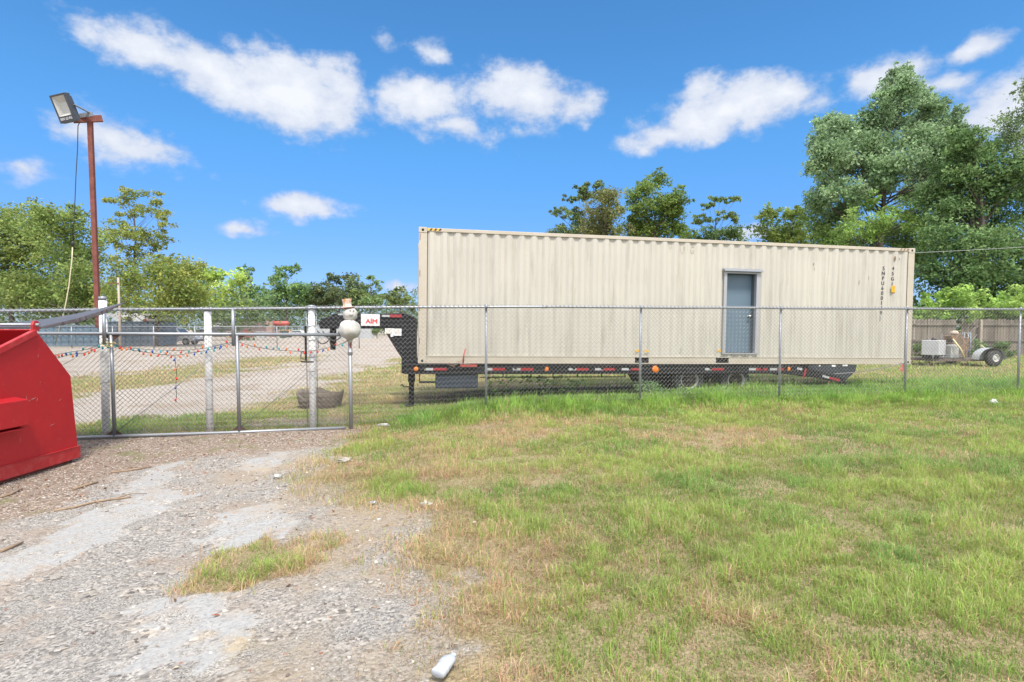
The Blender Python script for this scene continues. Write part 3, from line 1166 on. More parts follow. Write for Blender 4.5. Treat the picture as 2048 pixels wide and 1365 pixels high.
def build_gate():
    T = -0.20
    root = thing('sliding_gate', 'wide low pipe gate filled with chain link, standing across the driveway beside the red dumpster', 'gate', fp(-4.5, T, -0.15))

    def gpnt(px, py):
        s, z = on_fence(px, py, T)
        return fp(s, T, z), s, z
    s_l = on_fence(-260, 700, T)[0]
    a, sa, za = gpnt(225, 668)
    b, sb, zb_ = gpnt(690, 670)
    slope = (zb_ - za) / (sb - sa)
    zt = lambda s: za + slope * (s - sa)
    c, sc, zc = gpnt(200, 874)
    d, sd_, zd = gpnt(685, 856)
    slo2 = (zd - zc) / (sd_ - sc)
    zb = lambda s: zc + slo2 * (s - sc)
    MB().tube([fp(s_l, T, zt(s_l)), fp(sa, T, zt(sa)), fp(sb + .02, T, zt(sb))], .0275, 12).build('top_rail', GALV, root, world=True)
    MB().tube([fp(s_l, T, zb(s_l)), fp(sc, T, zb(sc)), fp((sc + sd_) / 2, T, zb((sc + sd_) / 2) - .012), fp(sd_ + .05, T, zb(sd_))], .0285, 12).build('bottom_rail', GALV, root, world=True)
    for px in (-160, 226, 477):
        s = on_fence(px, 760, T)[0]
        MB().tube([fp(s, T, zb(s)), fp(s - .012, T, zt(s) - .02)], .0275, 12).build('upright', GALV, root, world=True)
        for zz, sg in ((zb(s) + .026, 1), (zt(s) - .026, -1)):
            gus = MB().prism([fp(s - .12, T - .006, zz), fp(s + .12, T - .006, zz), fp(s, T - .006, zz + sg * .10)], FN * .012)
            gus.build('corner_plate', mat('dark_rusty_plate', (.085, .045, .035), .8, 0, .6, 20), root, world=True)
    # short stubs welded in front of the top rail
    for px, y0, y1 in ((209, 624, 690), (467, 620, 692)):
        s, z0 = on_fence(px, y1, T - .055)
        _, z1 = on_fence(px, y0, T - .055)
        m = MB().tube([fp(s, T - .055, z0), fp(s, T - .055, z1)], .0275, 12)
        m.lathe(fp(s, T - .055, z1 - .005), (0, 0, 1), [(0, .029), (.012, .027), (.022, .014), (.024, .002)], 12)
        m.build('stub_post', GALV, root, world=True)
    # end post under the ornament
    s, z0 = on_fence(702, 852, T)
    _, z1 = on_fence(702, 690, T)
    m = MB().tube([fp(s, T, z0 - .3), fp(s, T, z1 + .05)], .032, 14)
    m.build('end_post', GALV, root, world=True)
    _, zc_ = on_fence(702, 705, T)
    m = MB().lathe(fp(s, T, zc_), (0, 0, 1), [(-.045, .033), (-.045, .040), (-.03, .042), (-.012, .040), (-.01, .043), (.015, .043), (.017, .038), (.04, .040), (.045, .033)], 14)
    m.build('post_collar', GALV, root, world=True)
    rz = MB().obox(fp(s + .012, T - .033, z1 + .01), FD * .012, FN * .003, Vector((0, 0, .06)))
    rz.build('rust_bracket', RUST, root, world=True)
    w = MB()
    sN = s - .02
    mesh_wires(w, s_l + .05, sN, lambda q: zb(q) + .02, lambda q: zt(q) - .0, T + .034, seed=40, barbs=0)
    w.build('chain_link_mesh', GALV_D, root, world=True)
    # diagonal truss rods
    for (p, q) in ((-160, 226), (226, 477), (477, 700)):
        s1 = on_fence(p, 760, T)[0]
        s2 = on_fence(q, 760, T)[0]
        t = MB().tube([fp(s1, T + .02, zb(s1) + .06), fp((s1 + s2) / 2, T + .015, (zb(s1) + zt(s2)) / 2 - .02), fp(s2, T + .02, zt(s2) - .06)], .005, 5)
        t.build('truss_rod', GALV, root, world=True)
    # latch bar beside the white post
    s, z1 = on_fence(611, 652, T + .09)
    _, z2 = on_fence(611, 722, T + .09)
    l = MB().obox(fp(s, T + .09, (z1 + z2) / 2), FD * .017, FN * .012, Vector((0, 0, (z1 - z2) / 2)))
    l.tube([fp(s - .01, T + .07, z2 + .16), fp(s - .075, T + .07, z2 + .15), fp(s - .08, T + .07, z2 + .04), fp(s - .015, T + .07, z2 + .03)], .008, 6)
    l.tube([fp(s - .08, T + .06, z2 - .01), fp(s, T + .06, z2 - .02), fp(s + .13, T + .07, z2 - .02)], .012, 6)
    l.build('latch', BLACK, root, world=True)
    return s


build_gate()


def build_snowman():
    T = -0.20
    s, zb = on_fence(700, 681, T)
    base = fp(s, T, zb)
    root = thing('snowman_ornament', 'faded white plastic snowman with a rusty top hat stuck on the gate end post', 'snowman', base)
    k = 9.55 / FPX
    _, z1 = on_fence(700, 659.5, T)
    _, z2 = on_fence(700, 629, T)
    _, z3 = on_fence(700, 616, T)
    pl = mat('crumpled_white_plastic', (0.56, 0.55, 0.51), 0.45, 0, 0.9, 4, (0.30, 0.29, 0.265), bump=0.7, bscale=7, speck=(9, (0.52, 0.45, 0.33), 0.58, 0.7))
    fa = fp(s - .002, T, z1)
    MB().sphere(fa, .182, 28, 18, (1, 1, .98), .10, 2.6, 3).build('body', pl, root, world=True)
    hd = MB().sphere(fp(s + .006, T, z2), .124, 24, 16, (1, 1, .98), .10, 2.8, 8)
    hd.sphere(fp(s + .035, T - .118, z2 - .005), .026, 8, 6, (1.4, 1.2, 1))
    ho = hd.build('head', pl, root, world=True)
    MB().sphere(fp(s + .02, T - .118, z2 + .062), .012, 8, 6).build('eye', TXTB, ho, world=True)
    MB().sphere(fp(s + .075, T - .095, z2 + .055), .010, 8, 6).build('eye', TXTB, ho, world=True)
    hat = mat('rust_stained_hat', (0.60, 0.56, 0.50), 0.6, 0, 1.0, 7, (0.42, 0.17, 0.05), stretch=(1.5, 1.5, .35), thr=(.40, .56), bump=.3)
    h0 = fp(s - .035, T, z3 + .0)
    ax = (-.10, 0, 1)
    h = MB().lathe(h0, ax, [(-.005, .085), (.0, .105), (.012, .105), (.018, .078), (.06, .070), (.10, .074), (.145, .082), (.15, .078), (.152, .0)], 20)
    h.build('hat', hat, root, world=True)
    MB().lathe(h0, ax, [(-.012, .098), (-.008, .112), (.004, .112), (.006, .098)], 20, cap=False).build('hat_brim', mat('dull_red_brim', (.25, .10, .08), .7), root, world=True)
    n = MB().tube([fp(s, T, zb + .03), fp(s, T, zb - .06)], [.05, .036], 12)
    n.build('neck_socket', pl, root, world=True)


build_snowman()


def build_light_pole():
    sP, zt = on_fence(205, 595, 0.06)
    sT, zT = on_fence(180, 240, 0.06)
    sB, _ = on_fence(195, 596, 0.06)
    gz = g(*fp(sP)[:2])
    root = thing('light_pole', 'tall rusty square pole rising from the white post, floodlight at its top', 'light pole', fp(sB, .06, zt))
    a, b = fp(sB + .0, .06, zt - .5), fp(sT, .06, zT)
    m = MB()
    d = (b - a)
    m.obox((a + b) / 2, FD * .033, FN * .033, d / 2)
    m.build('pole', RUST, root, world=True, bevel=.004)
    # cross bar on top
    s1, z1 = on_fence(147, 241, .0)
    s2, z2 = on_fence(198, 233, .0)
    p, q = fp(s1, -.02, z1), fp(s2, .10, z2)
    MB().bar(p, q, .05, .10).build('cross_bar', RUST, root, world=True, bevel=.003)
    # floodlight
    c = at(128, 217, fp(sT).y - .25)
    A = Vector((.31, -.05, .04))
    B = Vector((-.02, -.12, .36))
    A_, B_ = A.normalized(), B.normalized()
    B_ = (B_ - A_ * A_.dot(B_)).normalized()
    n_ = A_.cross(B_)          # towards the viewer and down
    hw, hh = .138, .205
    hm = MB()
    fl = MB()
    back = c - n_ * .055
    fl.obox(back + n_ * .008, A_ * hw, B_ * hh, n_ * .015)
    for k in range(9):
        fl.obox(back - n_ * .026 + A_ * (hw * .85 * (k / 4 - 1)), A_ * .006, B_ * hh * .8, n_ * .018)
    # frame of four bars
    fr = .026
    bot = .095
    for (o, u, v) in ((A_ * (hw - fr / 2), fr / 2, hh), (-A_ * (hw - fr / 2), fr / 2, hh)):
        fl.obox(c + o, A_ * u, B_ * v, n_ * .034)
    fl.obox(c + B_ * (hh - fr / 2), A_ * (hw - fr - .0005), B_ * (fr / 2), n_ * .033)
    fl.obox(c - B_ * (hh - bot / 2), A_ * (hw - fr - .0005), B_ * (bot / 2), n_ * .033)
    HOUS = mat('floodlight_housing', (.05, .055, .065), .5, .2, .4, 8, (.10, .105, .115))
    fo = fl.build('floodlight', HOUS, root, world=True, bevel=.003)
    # reflector dish: a shallow four-sided pan
    lw, l0, l1 = hw - fr, -hh + bot, hh - fr
    cx, cy = .0, (l0 + l1) / 2
    P = lambda x, y, z: c + A_ * x + B_ * y + n_ * z
    o4 = [P(-lw, l0, .026), P(lw, l0, .026), P(lw, l1, .026), P(-lw, l1, .026)]
    i4 = [P(-lw * .52, l0 * .62, -.028), P(lw * .52, l0 * .62, -.028), P(lw * .52, l1 * .5, -.028), P(-lw * .52, l1 * .5, -.028)]
    pan = MB().add(o4 + i4, [(0, 1, 5, 4), (1, 2, 6, 5), (2, 3, 7, 6), (3, 0, 4, 7), (4, 5, 6, 7)])
    pan.build('reflector', mat('floodlight_reflector', (.50, .50, .46), .45, 0, .3, 5), fo, world=True)
    t = MB()
    put_text(t, '300W LED IP65', .052, P(0, -hh + .034, .0355), A_, B_, .64, .0012)
    t.build('lettering', WHITE, fo, world=True)
    br = MB()
    e1 = c + A_ * (hw + .012) - n_ * .05
    e0 = c - A_ * (hw + .012) - n_ * .05
    mid = (p + q) / 2 + Vector((.03, -.06, .06))
    br.bar(e1 + B_ * .03, mid + Vector((.05, 0, .02)), .035, .012)
    br.bar(e0 - B_ * .03, mid + Vector((-.12, 0, -.01)), .035, .012)
    br.bar(mid + Vector((-.16, -.005, -.04)), mid + Vector((.10, -.005, .0)), .012, .07)
    br.build('bracket', GALV, root, world=True)
    # cable: black from the lamp, joined to a pale cord that drops behind the dumpster
    top = c - n_ * .10 - B_ * .2
    pts = [top + Vector((.08, 0, -.0))] + [at(x, y, top.y + dy) for x, y, dy in ((156, 252, 0), (155, 300, .02), (152, 350, .02), (150, 400, .03), (147, 450, .03), (146, 486, .03))]
    pts2 = [at(x, y, top.y + .03) for x, y in ((145, 494), (144, 520), (141, 545), (138, 572), (133, 600), (128, 625), (122, 645), (110, 690))]
    cr = thing('extension_cord', 'thin lead hanging from the floodlight, black above and cream below', 'cord', pts[0])
    MB().tube(pts, .0065, 6).build('black_lead', TXTB, cr, world=True)
    MB().tube([pts[-1] + Vector((0, 0, .03)), pts[-1], pts2[0]], [.012, .022, .014], 8).build('plug', TXTB, cr, world=True)
    MB().tube(pts2, .0085, 6).build('cream_lead', mat('cream_cord', (.62, .55, .38), .6), cr, world=True)


build_light_pole()


def build_string_lights():
    T = -0.265
    root = thing('string_lights', 'string of small coloured bulbs looped along the gate', 'string lights', fp(-3.5, T, 1.2))
    strands = [
        [(40, 722), (75, 716), (105, 711), (145, 704), (175, 699), (205, 688), (224, 688)],
        [(60, 730), (105, 719), (140, 710), (170, 706), (200, 695), (222, 690)],
        [(224, 688), (250, 695), (290, 699), (330, 701), (372, 701), (415, 696), (445, 689), (466, 685)],
        [(228, 692), (262, 700), (300, 706), (345, 711), (385, 706), (420, 700), (447, 692), (466, 687)],
        [(478, 685), (505, 693), (540, 699), (575, 702), (612, 703), (645, 699), (672, 692), (697, 682)],
        [(350, 711), (351, 728), (353, 745), (352, 770), (353, 790), (352, 806)],
    ]
    cm = [mat('bulb_red', (.55, .03, .02), .25), mat('bulb_blue', (.02, .07, .28), .25), mat('bulb_teal', (.03, .26, .30), .25), mat('bulb_orange', (.65, .16, .05), .25)]
    cords = MB()
    nb = 0
    rr = random.Random(4)
    for si, st in enumerate(strands):
        P = []
        for px, py in st:
            s, z = on_fence(px, py, T)
            P.append(fp(s, T, z))
        # smooth
        Q = []
        for i in range(len(P) - 1):
            for k in range(4):
                u = k / 4
                p0, p1, p2, p3 = P[max(i - 1, 0)], P[i], P[i + 1], P[min(i + 2, len(P) - 1)]
                Q.append(0.5 * ((2 * p1) + (p2 - p0) * u + (2 * p0 - 5 * p1 + 4 * p2 - p3) * u * u + (3 * p1 - p0 - 3 * p2 + p3) * u ** 3))
        Q.append(P[-1])
        cords.tube(Q, .0045, 5)
        L_ = [0]
        for i in range(1, len(Q)):
            L_.append(L_[-1] + (Q[i] - Q[i - 1]).length)
        step = .10 if si < 5 else .16
        d = .05
        while d < L_[-1]:
            i = max(j for j in range(len(L_)) if L_[j] <= d)
            i = min(i, len(Q) - 2)
            p = Q[i].lerp(Q[i + 1], (d - L_[i]) / max(1e-6, L_[i + 1] - L_[i]))
            dr = Vector((rr.uniform(-.5, .5), rr.uniform(-.5, .2), rr.choice((-1, -1, -1, .8)))).normalized()
            if nb < 96:
                m = MB().lathe(p, dr, [(0, .007), (.014, .009), (.018, .013), (.032, .016), (.046, .010), (.055, .001)], 8)
                m.build('bulb', cm[rr.choice((0, 0, 1, 2, 3, 2))], root, world=True)
                nb += 1
            d += step * rr.uniform(.75, 1.25)
    # the bundle knotted at the first post
    kn = MB()
    s, z = on_fence(212, 689, T)
    for k in range(3):
        c = fp(s + .06 * k, T - .01, z + .0)
        kn.tube([c + Vector((.05 * math.cos(a), -.03 * math.sin(2 * a), .035 * math.sin(a))) for a in [2 * math.pi * q / 12 for q in range(13)]], .005, 5)
    cords.v += kn.v and []
    cords.build('cord', mat('dark_green_cord', (.03, .045, .04), .6), root, world=True)
    kn.build('knot', mat('yellow_tape', (.6, .42, .08), .6), root, world=True)


build_string_lights()

# ---------------------------------------------------------------- container on its trailer
CAZ = R(9.83)
CTILT = math.asin(0.155 / 12.19)
MC = Matrix.Translation(at(836, 727.5, 11.82)) @ Matrix.Rotation(CAZ, 4, 'Z') @ Matrix.Rotation(CTILT, 4, 'Y')
MCI = MC.inverted()
CL, CW, CH = 12.19, 2.438, 2.896


def on_local(px, py, yl):
    o = MCI @ Vector((0, 0, CAMZ))
    d = MCI.to_3x3() @ ray(px, py)
    k = (yl - o.y) / d.y
    p = o + d * k
    return p.x, p.z


def corr_pts(x0, x1, phase=0.0):
    """(x, depth) polyline of the pressed steel profile"""
    P, fl, sl, dp = 0.278, 0.074, 0.065, 0.036
    out = []
    x = math.floor((x0 - phase) / P) * P + phase
    while x < x1 + P:
        for dx, dep in ((0, 0), (fl, 0), (fl + sl, dp), (2 * fl + sl, dp)):
            out.append((x + dx, dep))
        x += P

    def dep_at(q):
        for (a, da), (b, db) in zip(out, out[1:]):
            if a <= q <= b:
                return da + (db - da) * (q - a) / (b - a)
        return 0
    res = [(x0, dep_at(x0))] + [p for p in out if x0 < p[0] < x1] + [(x1, dep_at(x1))]
    return res, dep_at


def build_container():
    root = thing('shipping_container', 'long beige corrugated steel shipping container with a blue grey door, loaded on the black trailer', 'container', mat=MC)
    Y0 = 0.012
    zb, zt = 0.165, CH - 0.085
    xa, xb = 0.19, CL - 0.19
    dx0, dz1 = on_local(1450, 543, Y0)
    dx1, dz0 = on_local(1511, 709, Y0)
    wall = MB()

    def panel(x0, x1, z0, z1):
        pr, _ = corr_pts(x0, x1, 0.24)
        n = len(pr)
        rows = max(2, int((z1 - z0) / .3))
        vs = []
        for r in range(rows + 1):
            z = z0 + (z1 - z0) * r / rows
            for (x, d) in pr:
                dent = 0.010 * mnoise.noise(Vector((x * .8, z * 1.2, 3)))
                vs.append((x, Y0 + d + dent * (0 if r in (0, rows) else 1), z))
        fs = []
        for r in range(rows):
            for i in range(n - 1):
                fs.append((r * n + i, r * n + i + 1, (r + 1) * n + i + 1, (r + 1) * n + i))
        wall.add(vs, fs)
    panel(xa, dx0, zb, zt)
    panel(dx0, dx1, dz1, zt)
    panel(dx1, xb, zb, zt)
    if dz0 > zb + .02:
        panel(dx0, dx1, zb, dz0)
    wall.build('side_wall', BEIGE, root)
    # plain corrugated back, ends, roof, floor
    bw = MB()
    pr, _ = corr_pts(xa, xb, .24)
    n = len(pr)
    bw.add([(x, CW - .012 - d, z) for z in (zb, zt) for (x, d) in pr], [(i + 1, i, n + i, n + i + 1) for i in range(n - 1)])
    bw.build('back_wall', BEIGE, root)
    for nm, X, sg in (('end_wall', .03, 1), ('end_door', CL - .05, -1)):
        e = MB()
        pr, _ = corr_pts(.16, CW - .16, .2)
        n = len(pr)
        if nm == 'end_wall':
            e.add([(X + d, y, z) for z in (zb, zt) for (y, d) in pr], [(i + 1, i, n + i, n + i + 1) for i in range(n - 1)])
        else:
            e.box(X - .02, X + .02, .16, CW / 2 - .004, zb, zt)
            e.box(X - .02, X + .02, CW / 2 + .004, CW - .16, zb, zt)
            for yy in (.5, .95, 1.5, 1.95):
                e.tube([(X + .045, yy, zb - .05), (X + .045, yy, zt + .05)], .017, 8)
        e.build(nm, BEIGE, root)
    rf = MB()
    rf.box(.1, CL - .1, .05, CW - .05, CH - .06, CH - .035)
    for k in range(28):
        x = .4 + k * .42
        rf.box(x, x + .13, .14, CW - .14, CH - .035, CH - .018)
    rf.build('roof', BEIGE2, root)
    MB().box(.16, CL - .16, .06, CW - .06, .03, .13).build('floor', DARK, root)
    # rails
    for y0, y1 in ((0.0, .06), (CW - .06, CW)):
        MB().box(.178, CL - .178, y0 + .002, y1, CH - .085, CH - .012).build('top_rail', BEIGE2, root, bevel=.006)
    pk = [(on_local(1270, 720, 0)[0], on_local(1298, 720, 0)[0]), (on_local(1432, 720, 0)[0], on_local(1458, 720, 0)[0])]
    br = MB()
    edges = [.178, pk[0][0], pk[0][1], pk[1][0], pk[1][1], CL - .178]
    for a, b in zip(edges[::2], edges[1::2]):
        br.box(a, b, .004, .05, .012, .150)
        br.box(a, b, -.004, .062, .150, .163)
        br.box(a, b, -.004, .05, .004, .012)
    for a, b in pk:
        br.box(a, b, .004, .05, .148, .163)
        br.box(a, b, .004, .05, .004, .022)
    br.build('bottom_rail', BEIGE2, root)
    MB().box(.178, CL - .178, CW - .05, CW - .004, .006, .163).build('bottom_rail', BEIGE2, root)
    for a, b in pk:
        m = MB()
        m.box(a + .002, b - .002, .052, .5, .024, .146)
        m.build('fork_pocket', DARK, root)
    # posts and corner castings
    for x0, x1 in ((0.002, .178), (CL - .178, CL - .002)):
        for y0, y1 in ((.003, .16), (CW - .16, CW - .003)):
            MB().box(x0, x1, y0, y1, .118, CH - .118).build('corner_post', BEIGE2, root, bevel=.006)
    for x0 in (-.004, CL - .174):
        for y0 in (-.004, CW - .158):
            for z0 in (0, CH - .118):
                cc = MB().box(x0, x0 + .178, y0, y0 + .162, z0, z0 + .118)
                co = cc.build('corner_casting', BEIGE2, root, bevel=.008)
                if y0 < 0:
                    MB().lathe((x0 + .089, y0 - .0015, z0 + .06), (0, 1, 0), [(0, .001), (.0005, .028), (.001, .028)], 12, cap=False).build('lock_hole', DARK, co)
    # weld marks on the front corner post, hazard stripes beside the top castings
    wm_ = MB()
    for zz in (2.62, 1.85, 1.12, .42):
        wm_.box(.02, .034, -.001, .003, zz, zz + .13)
    wm_.build('weld_mark', RUSTMARK, root)
    for xs in (.19, CL - .47):
        yb = MB().box(xs, xs + .28, -.0015, .002, CH - .066, CH - .022)
        yo = yb.build('hazard_strip', YELLOW if xs < 1 else BEIGE2, root)
        st = MB()
        for k in range(3):
            xx = xs + .03 + k * .095
            st.add([(xx, -.0032, CH - .066), (xx + .045, -.0032, CH - .066), (xx + .075, -.0032, CH - .022), (xx + .03, -.0032, CH - .022)], [(0, 1, 2, 3)])
        st.build('stripes', TXTB if xs < 1 else RUSTMARK, yo)
    # man door
    fr = MB()
    fw = .042
    dj = .07
    fr.box(dx0 - .03, dx0 + fw, -.022, dj, dz0, dz1)
    fr.box(dx1 - fw, dx1 + .06, -.022, dj, dz0, dz1)
    fr.box(dx0 + fw, dx1 - fw, -.018, dj, dz1 - .045, dz1)
    fr.box(dx0 + fw, dx1 - fw, -.018, dj, dz0, dz0 + .03)
    frame = fr.build('door_frame', FRAMEM, root)
    hd = MB()
    hd.prism([(dx0 - .06, .01, dz1 + .002), (dx0 - .06, -.09, dz1 + .002), (dx0 - .06, -.085, dz1 + .03), (dx0 - .06, .01, dz1 + .075)], (dx1 - dx0 + .15, 0, 0))
    hd.build('door_hood', GALV, root)
    jb = MB()
    for xx in (dx0 + fw - .004, dx1 - fw):
        jb.box(xx, xx + .004, dj, .26, dz0 + .02, dz1 - .045)
    jb.box(dx0 + fw, dx1 - fw, dj, .26, dz1 - .049, dz1 - .045)
    jb.build('door_reveal', mat('shaded_jamb', (.10, .125, .15), .6), root)  # shade inside the doorway is put into this dark colour
    lf = MB().box(dx0 + fw + .005, dx1 - fw - .005, .17, .215, dz0 + .034, dz1 - .052)
    door = lf.build('door', DOORM, root, bevel=.003)
    kx, kz = on_local(1499, 633, .12)
    kn = MB().lathe((kx, .17, kz), (0, -1, 0), [(0, .033), (.008, .033), (.012, .016), (.045, .014), (.05, .026), (.07, .032), (.085, .026), (.09, .005)], 16)
    kn.build('door_knob', mat('bright_knob', (.6, .6, .58), .25, .9), door)
    # code lettering, stacked one under another; every glyph lies on the pressed profile
    pr, dep = corr_pts(xa, xb, .24)
    lt = MB()

    def column(txt, px0, py0, px1, py1, size):
        for i, ch in enumerate(txt):
            u = i / (len(txt) - 1)
            x, z = on_local(px0 + (px1 - px0) * u, py0 + (py1 - py0) * u, Y0)
            vs, fs = text_polys(ch, size)
            vv = []
            for bx in (-.0022, .0022):
                vv = [(x + v.x * .62 + bx, 0, z - size * .35 + v.y) for v in vs]
                lt.add([(a, Y0 + dep(a) - .006 - (.001 if bx > 0 else 0), c) for a, b, c in vv], fs)
    column('SNPU600149', 1768, 537, 1763.3, 626, .135)
    x, z = on_local(1762, 637.5, Y0)
    vs, fs = text_polys('2', .145)
    lt.add([(x + v.x * .62, Y0 + dep(x) - .008, z - .05 + v.y) for v in vs], fs)
    column('45G1', 1787.3, 537, 1785.5, 568, .125)
    lt.build('lettering', TXTB, root)
    # ghost of a removed logo near the top edge
    gl = MB()
    for ch, px, py, sz in (('V', 1342, 497, .16), ('U', 1366, 499, .24), ('G', 1386, 500, .24)):
        x, z = on_local(px, py, Y0)
        vs, fs = text_polys(ch, sz)
        gl.add([(x + v.x * .6, Y0 + dep(x + v.x * .6) - .005, z - sz * .36 + v.y) for v in vs], fs)
    gl.build('faded_letters', mat('rubbed_paint_ghost', (.30, .24, .17), .9, 0, 1.0, 22, (.50, .45, .37), thr=(.42, .55)), root)
    # yellow plate, rust scabs, little stickers over the fork pockets
    x, z = on_local(1786, 579, Y0)
    yo = MB().box(x - .05, x + .05, -.002, .004, z - .085, z + .085).build('yellow_plate', YELLOW, root, bevel=.002)
    bm_ = MB()
    bm_.box(x - .044, x + .044, -.004, -.001, z - .079, z - .071)
    bm_.box(x - .044, x + .044, -.004, -.001, z + .071, z + .079)
    for k in range(4):
        bm_.box(x - .03, x + .03, -.004, -.001, z - .05 + k * .03, z - .04 + k * .03)
    bm_.build('plate_border', mat('brown_print', (.30, .15, .02), .6), yo)
    rs = MB()
    rr = random.Random(3)
    for px, py, w, h in ((1790, 518, .065, .16), (1628, 528, .02, .07), (1629, 538, .008, .10), (1720, 566, .016, .17), (1739, 556, .012, .13), (1801, 518, .02, .05), (1810, 500, .07, .03), (1363, 700, .012, .1), (1361, 706, .02, .07)):
        x, z = on_local(px, py, Y0)
        poly = []
        for k in range(10):
            a = 2 * math.pi * k / 10
            q = rr.uniform(.6, 1.05)
            poly.append((x + w / 2 * math.cos(a) * q, Y0 + dep(x) - .008, z + h / 2 * math.sin(a) * q))
        rs.add(poly, [list(range(10))])
    rs.build('rust_scab', RUSTMARK, root)
    sk = MB()
    for px, py in ((1275, 702), (1293, 702.5), (1438, 702)):
        x, z = on_local(px, py, Y0)
        sk.box(x - .045, x + .045, .0, .004, z - .02, z + .02)
    sk.build('small_sticker', YELLOW, root)
    return root


build_container()


def build_trailer():
    root = thing('gooseneck_trailer', 'black gooseneck flatbed trailer with red and white reflector strips, parked under the beige container', 'trailer', mat=MC)
    XE = on_local(1592, 735, -.04)[0]
    XF = -.30
    MB().box(XF, XE, .04, 2.40, -.055, -.006).build('deck', BLACK, root)
    for y0 in (-.045, 2.40):
        m = MB()
        m.box(XF, XE, y0, y0 + .035 if y0 < 0 else y0 + .08, -.20, -.03)
        m.box(XF, XE, y0 - .02 if y0 < 0 else y0, y0 + .08, -.03, -.012)
        m.box(XF, XE, y0 - .012 if y0 < 0 else y0, y0 + .08, -.225, -.20)
        for k in range(14):
            x = XF + .4 + k * .66
            m.box(x, x + .06, y0 - .02, y0 - .0005, -.12, -.03) if y0 < 0 else None
        m.build('side_rail', BLACK, root, bevel=.004)
    fr = MB()
    for yy in (.62, 1.72):
        fr.box(XF, XE + .2, yy, yy + .02, -.235, -.06)
        fr.box(XF, XE + .2, yy - .07, yy + .09, -.25, -.235)
    for k in range(22):
        x = .1 + k * .41
        fr.box(x, x + .05, 0.0, 2.38, -.20, -.058)
    fr.build('frame_beam', BLACK, root)
    pp = MB()
    pp.tube([(on_local(960, 754, .05)[0], .05, -.30), (on_local(1250, 754, .05)[0], .05, -.30)], .012, 6)
    for px in (1006, 1062, 1106, 1155, 1203, 1250):
        x = on_local(px, 750, .05)[0]
        pp.box(x - .012, x + .012, .04, .06, -.31, -.20)
    pp.build('air_line', BLACK, root)
    # reflectors
    for a, b, c in ((848, 866, 893), (969, 984.6, 1010), (1025.6, 1041, 1066.6), (1137, 1152.5, 1177), (1190, 1205, 1229), (1243.5, 1259, 1280.6), (1410, 1424, 1447.6), (1498, 1512, 1534.5), (1540, 1554, 1568)):
        zc = -.118
        xa, xb, xc = (on_local(q, 738, -.047)[0] for q in (a, b, c))
        t = MB().box(xa, xb, -.0495, -.044, zc - .026, zc + .026)
        t.build('white_reflector', WHR, root)
        MB().box(xb, xc, -.0500, -.044, zc - .027, zc + .027).build('red_reflector', REDR, root)
    for px, w in ((832, .05), (1093, .05), (1311, .085), (1577, .05)):
        x = on_local(px, 737, -.045)[0]
        MB().lathe((x, -.044, -.115), (0, -1, 0), [(0, w), (.012, w), (.022, w * .7), (.026, .002)], 14).build('marker_light', AMBER, root)
    # gooseneck: two side plates, cross plates, top beam
    yN = .20
    prof = [(758, 655), (771, 628), (808, 628), (826, 634), (834, 641), (834, 747), (803, 747), (803, 716), (796, 706), (786, 690), (768, 660)]
    P = [on_local(px, py, yN) for px, py in prof]
    for y0 in (yN, 2.10):
        m = MB().prism([(x, y0, z) for x, z in P], (0, .13, 0))
        ro = m.build('neck_riser', BLACK, root, bevel=.006)
        if y0 == yN:
            rim = MB()
            q = [on_local(px, py, yN - .02) for px, py in ((768, 628), (808, 627), (827, 633), (835, 641))]
            for (xa, za), (xb, zb_) in zip(q, q[1:]):
                rim.bar((xa, yN - .012, za), (xb, yN - .012, zb_), .024, .018)
            rim.build('flange', mat('scuffed_black_edge', (.07, .07, .07), .5), ro)
    x0, z0 = on_local(640, 656, yN)
    x1, z1 = on_local(775, 628, yN)
    xt, zt = on_local(668, 628, yN)
    for y0 in (yN, 2.10):
        m = MB().prism([(x0, y0, z0 - .02), (x0 - .04, y0, z0 + .13), (xt, y0, zt), (x1, y0, z1), (x1, y0, z0)], (0, .10, 0))
        m.build('neck_beam', BLACK, root, bevel=.005)
    c = MB()
    c.box(x0 + .0, x0 + .20, yN + .12, 2.09, z0 - .0, z0 + .2)
    c.box(x0 + .62, x0 + .80, yN + .12, 2.09, z0 + .02, z0 + .22)
    c.box(P[4][0] - .25, P[4][0] - .21, yN + .14, 2.09, -.15, P[2][1] - .06)
    c.lathe((x0 + .12, 1.22, z0 - .5), (0, 0, 1), [(0, .06), (.12, .06), (.12, .075), (.55, .075)], 14)
    c.build('neck_cross_beam', BLACK, root)
    # hoses drooping under the neck
    h = MB()
    for a, b, dz in ((622, 668, 26), (645, 690, 20), (634, 682, 12)):
        pts = []
        for k in range(13):
            u = k / 12
            x, z = on_local(a + (b - a) * u, 662 + dz * 4 * u * (1 - u), yN - .05)
            pts.append((x, yN - .05, z))
        h.tube(pts, .011, 6)
    h.build('hose', RUBBER, root)
    # placards and reflectors on the neck
    (xa, za), (xb, zb_) = on_local(722, 628.5, yN - .02), on_local(759.5, 652.5, yN - .02)
    sg = MB().box(xa, xb, yN - .03, yN - .022, zb_, za)
    so = sg.build('sign_plate', WHITE, root, bevel=.004)
    tx = MB()
    put_text(tx, 'AIM', .135, (xa + (xb - xa) * .57, yN - .0315, zb_ + (za - zb_) * .20), (1, 0, 0), (0, 0, 1), 1.08, .006)
    tx.build('red_lettering', TXTR, so)
    sc = MB()
    rr = random.Random(9)
    for k in range(16):
        cx, cz = rr.uniform(xa + .03, xb - .05), rr.uniform(zb_ + .14, za - .03)
        sc.bar((cx, yN - .031, cz), (cx + rr.uniform(-.03, .05), yN - .031, cz + rr.uniform(-.03, .03)), .002, .006, (0, 1, 0))
    sc.build('faded_print', mat('faded_ink', (.35, .35, .36), .7), so)
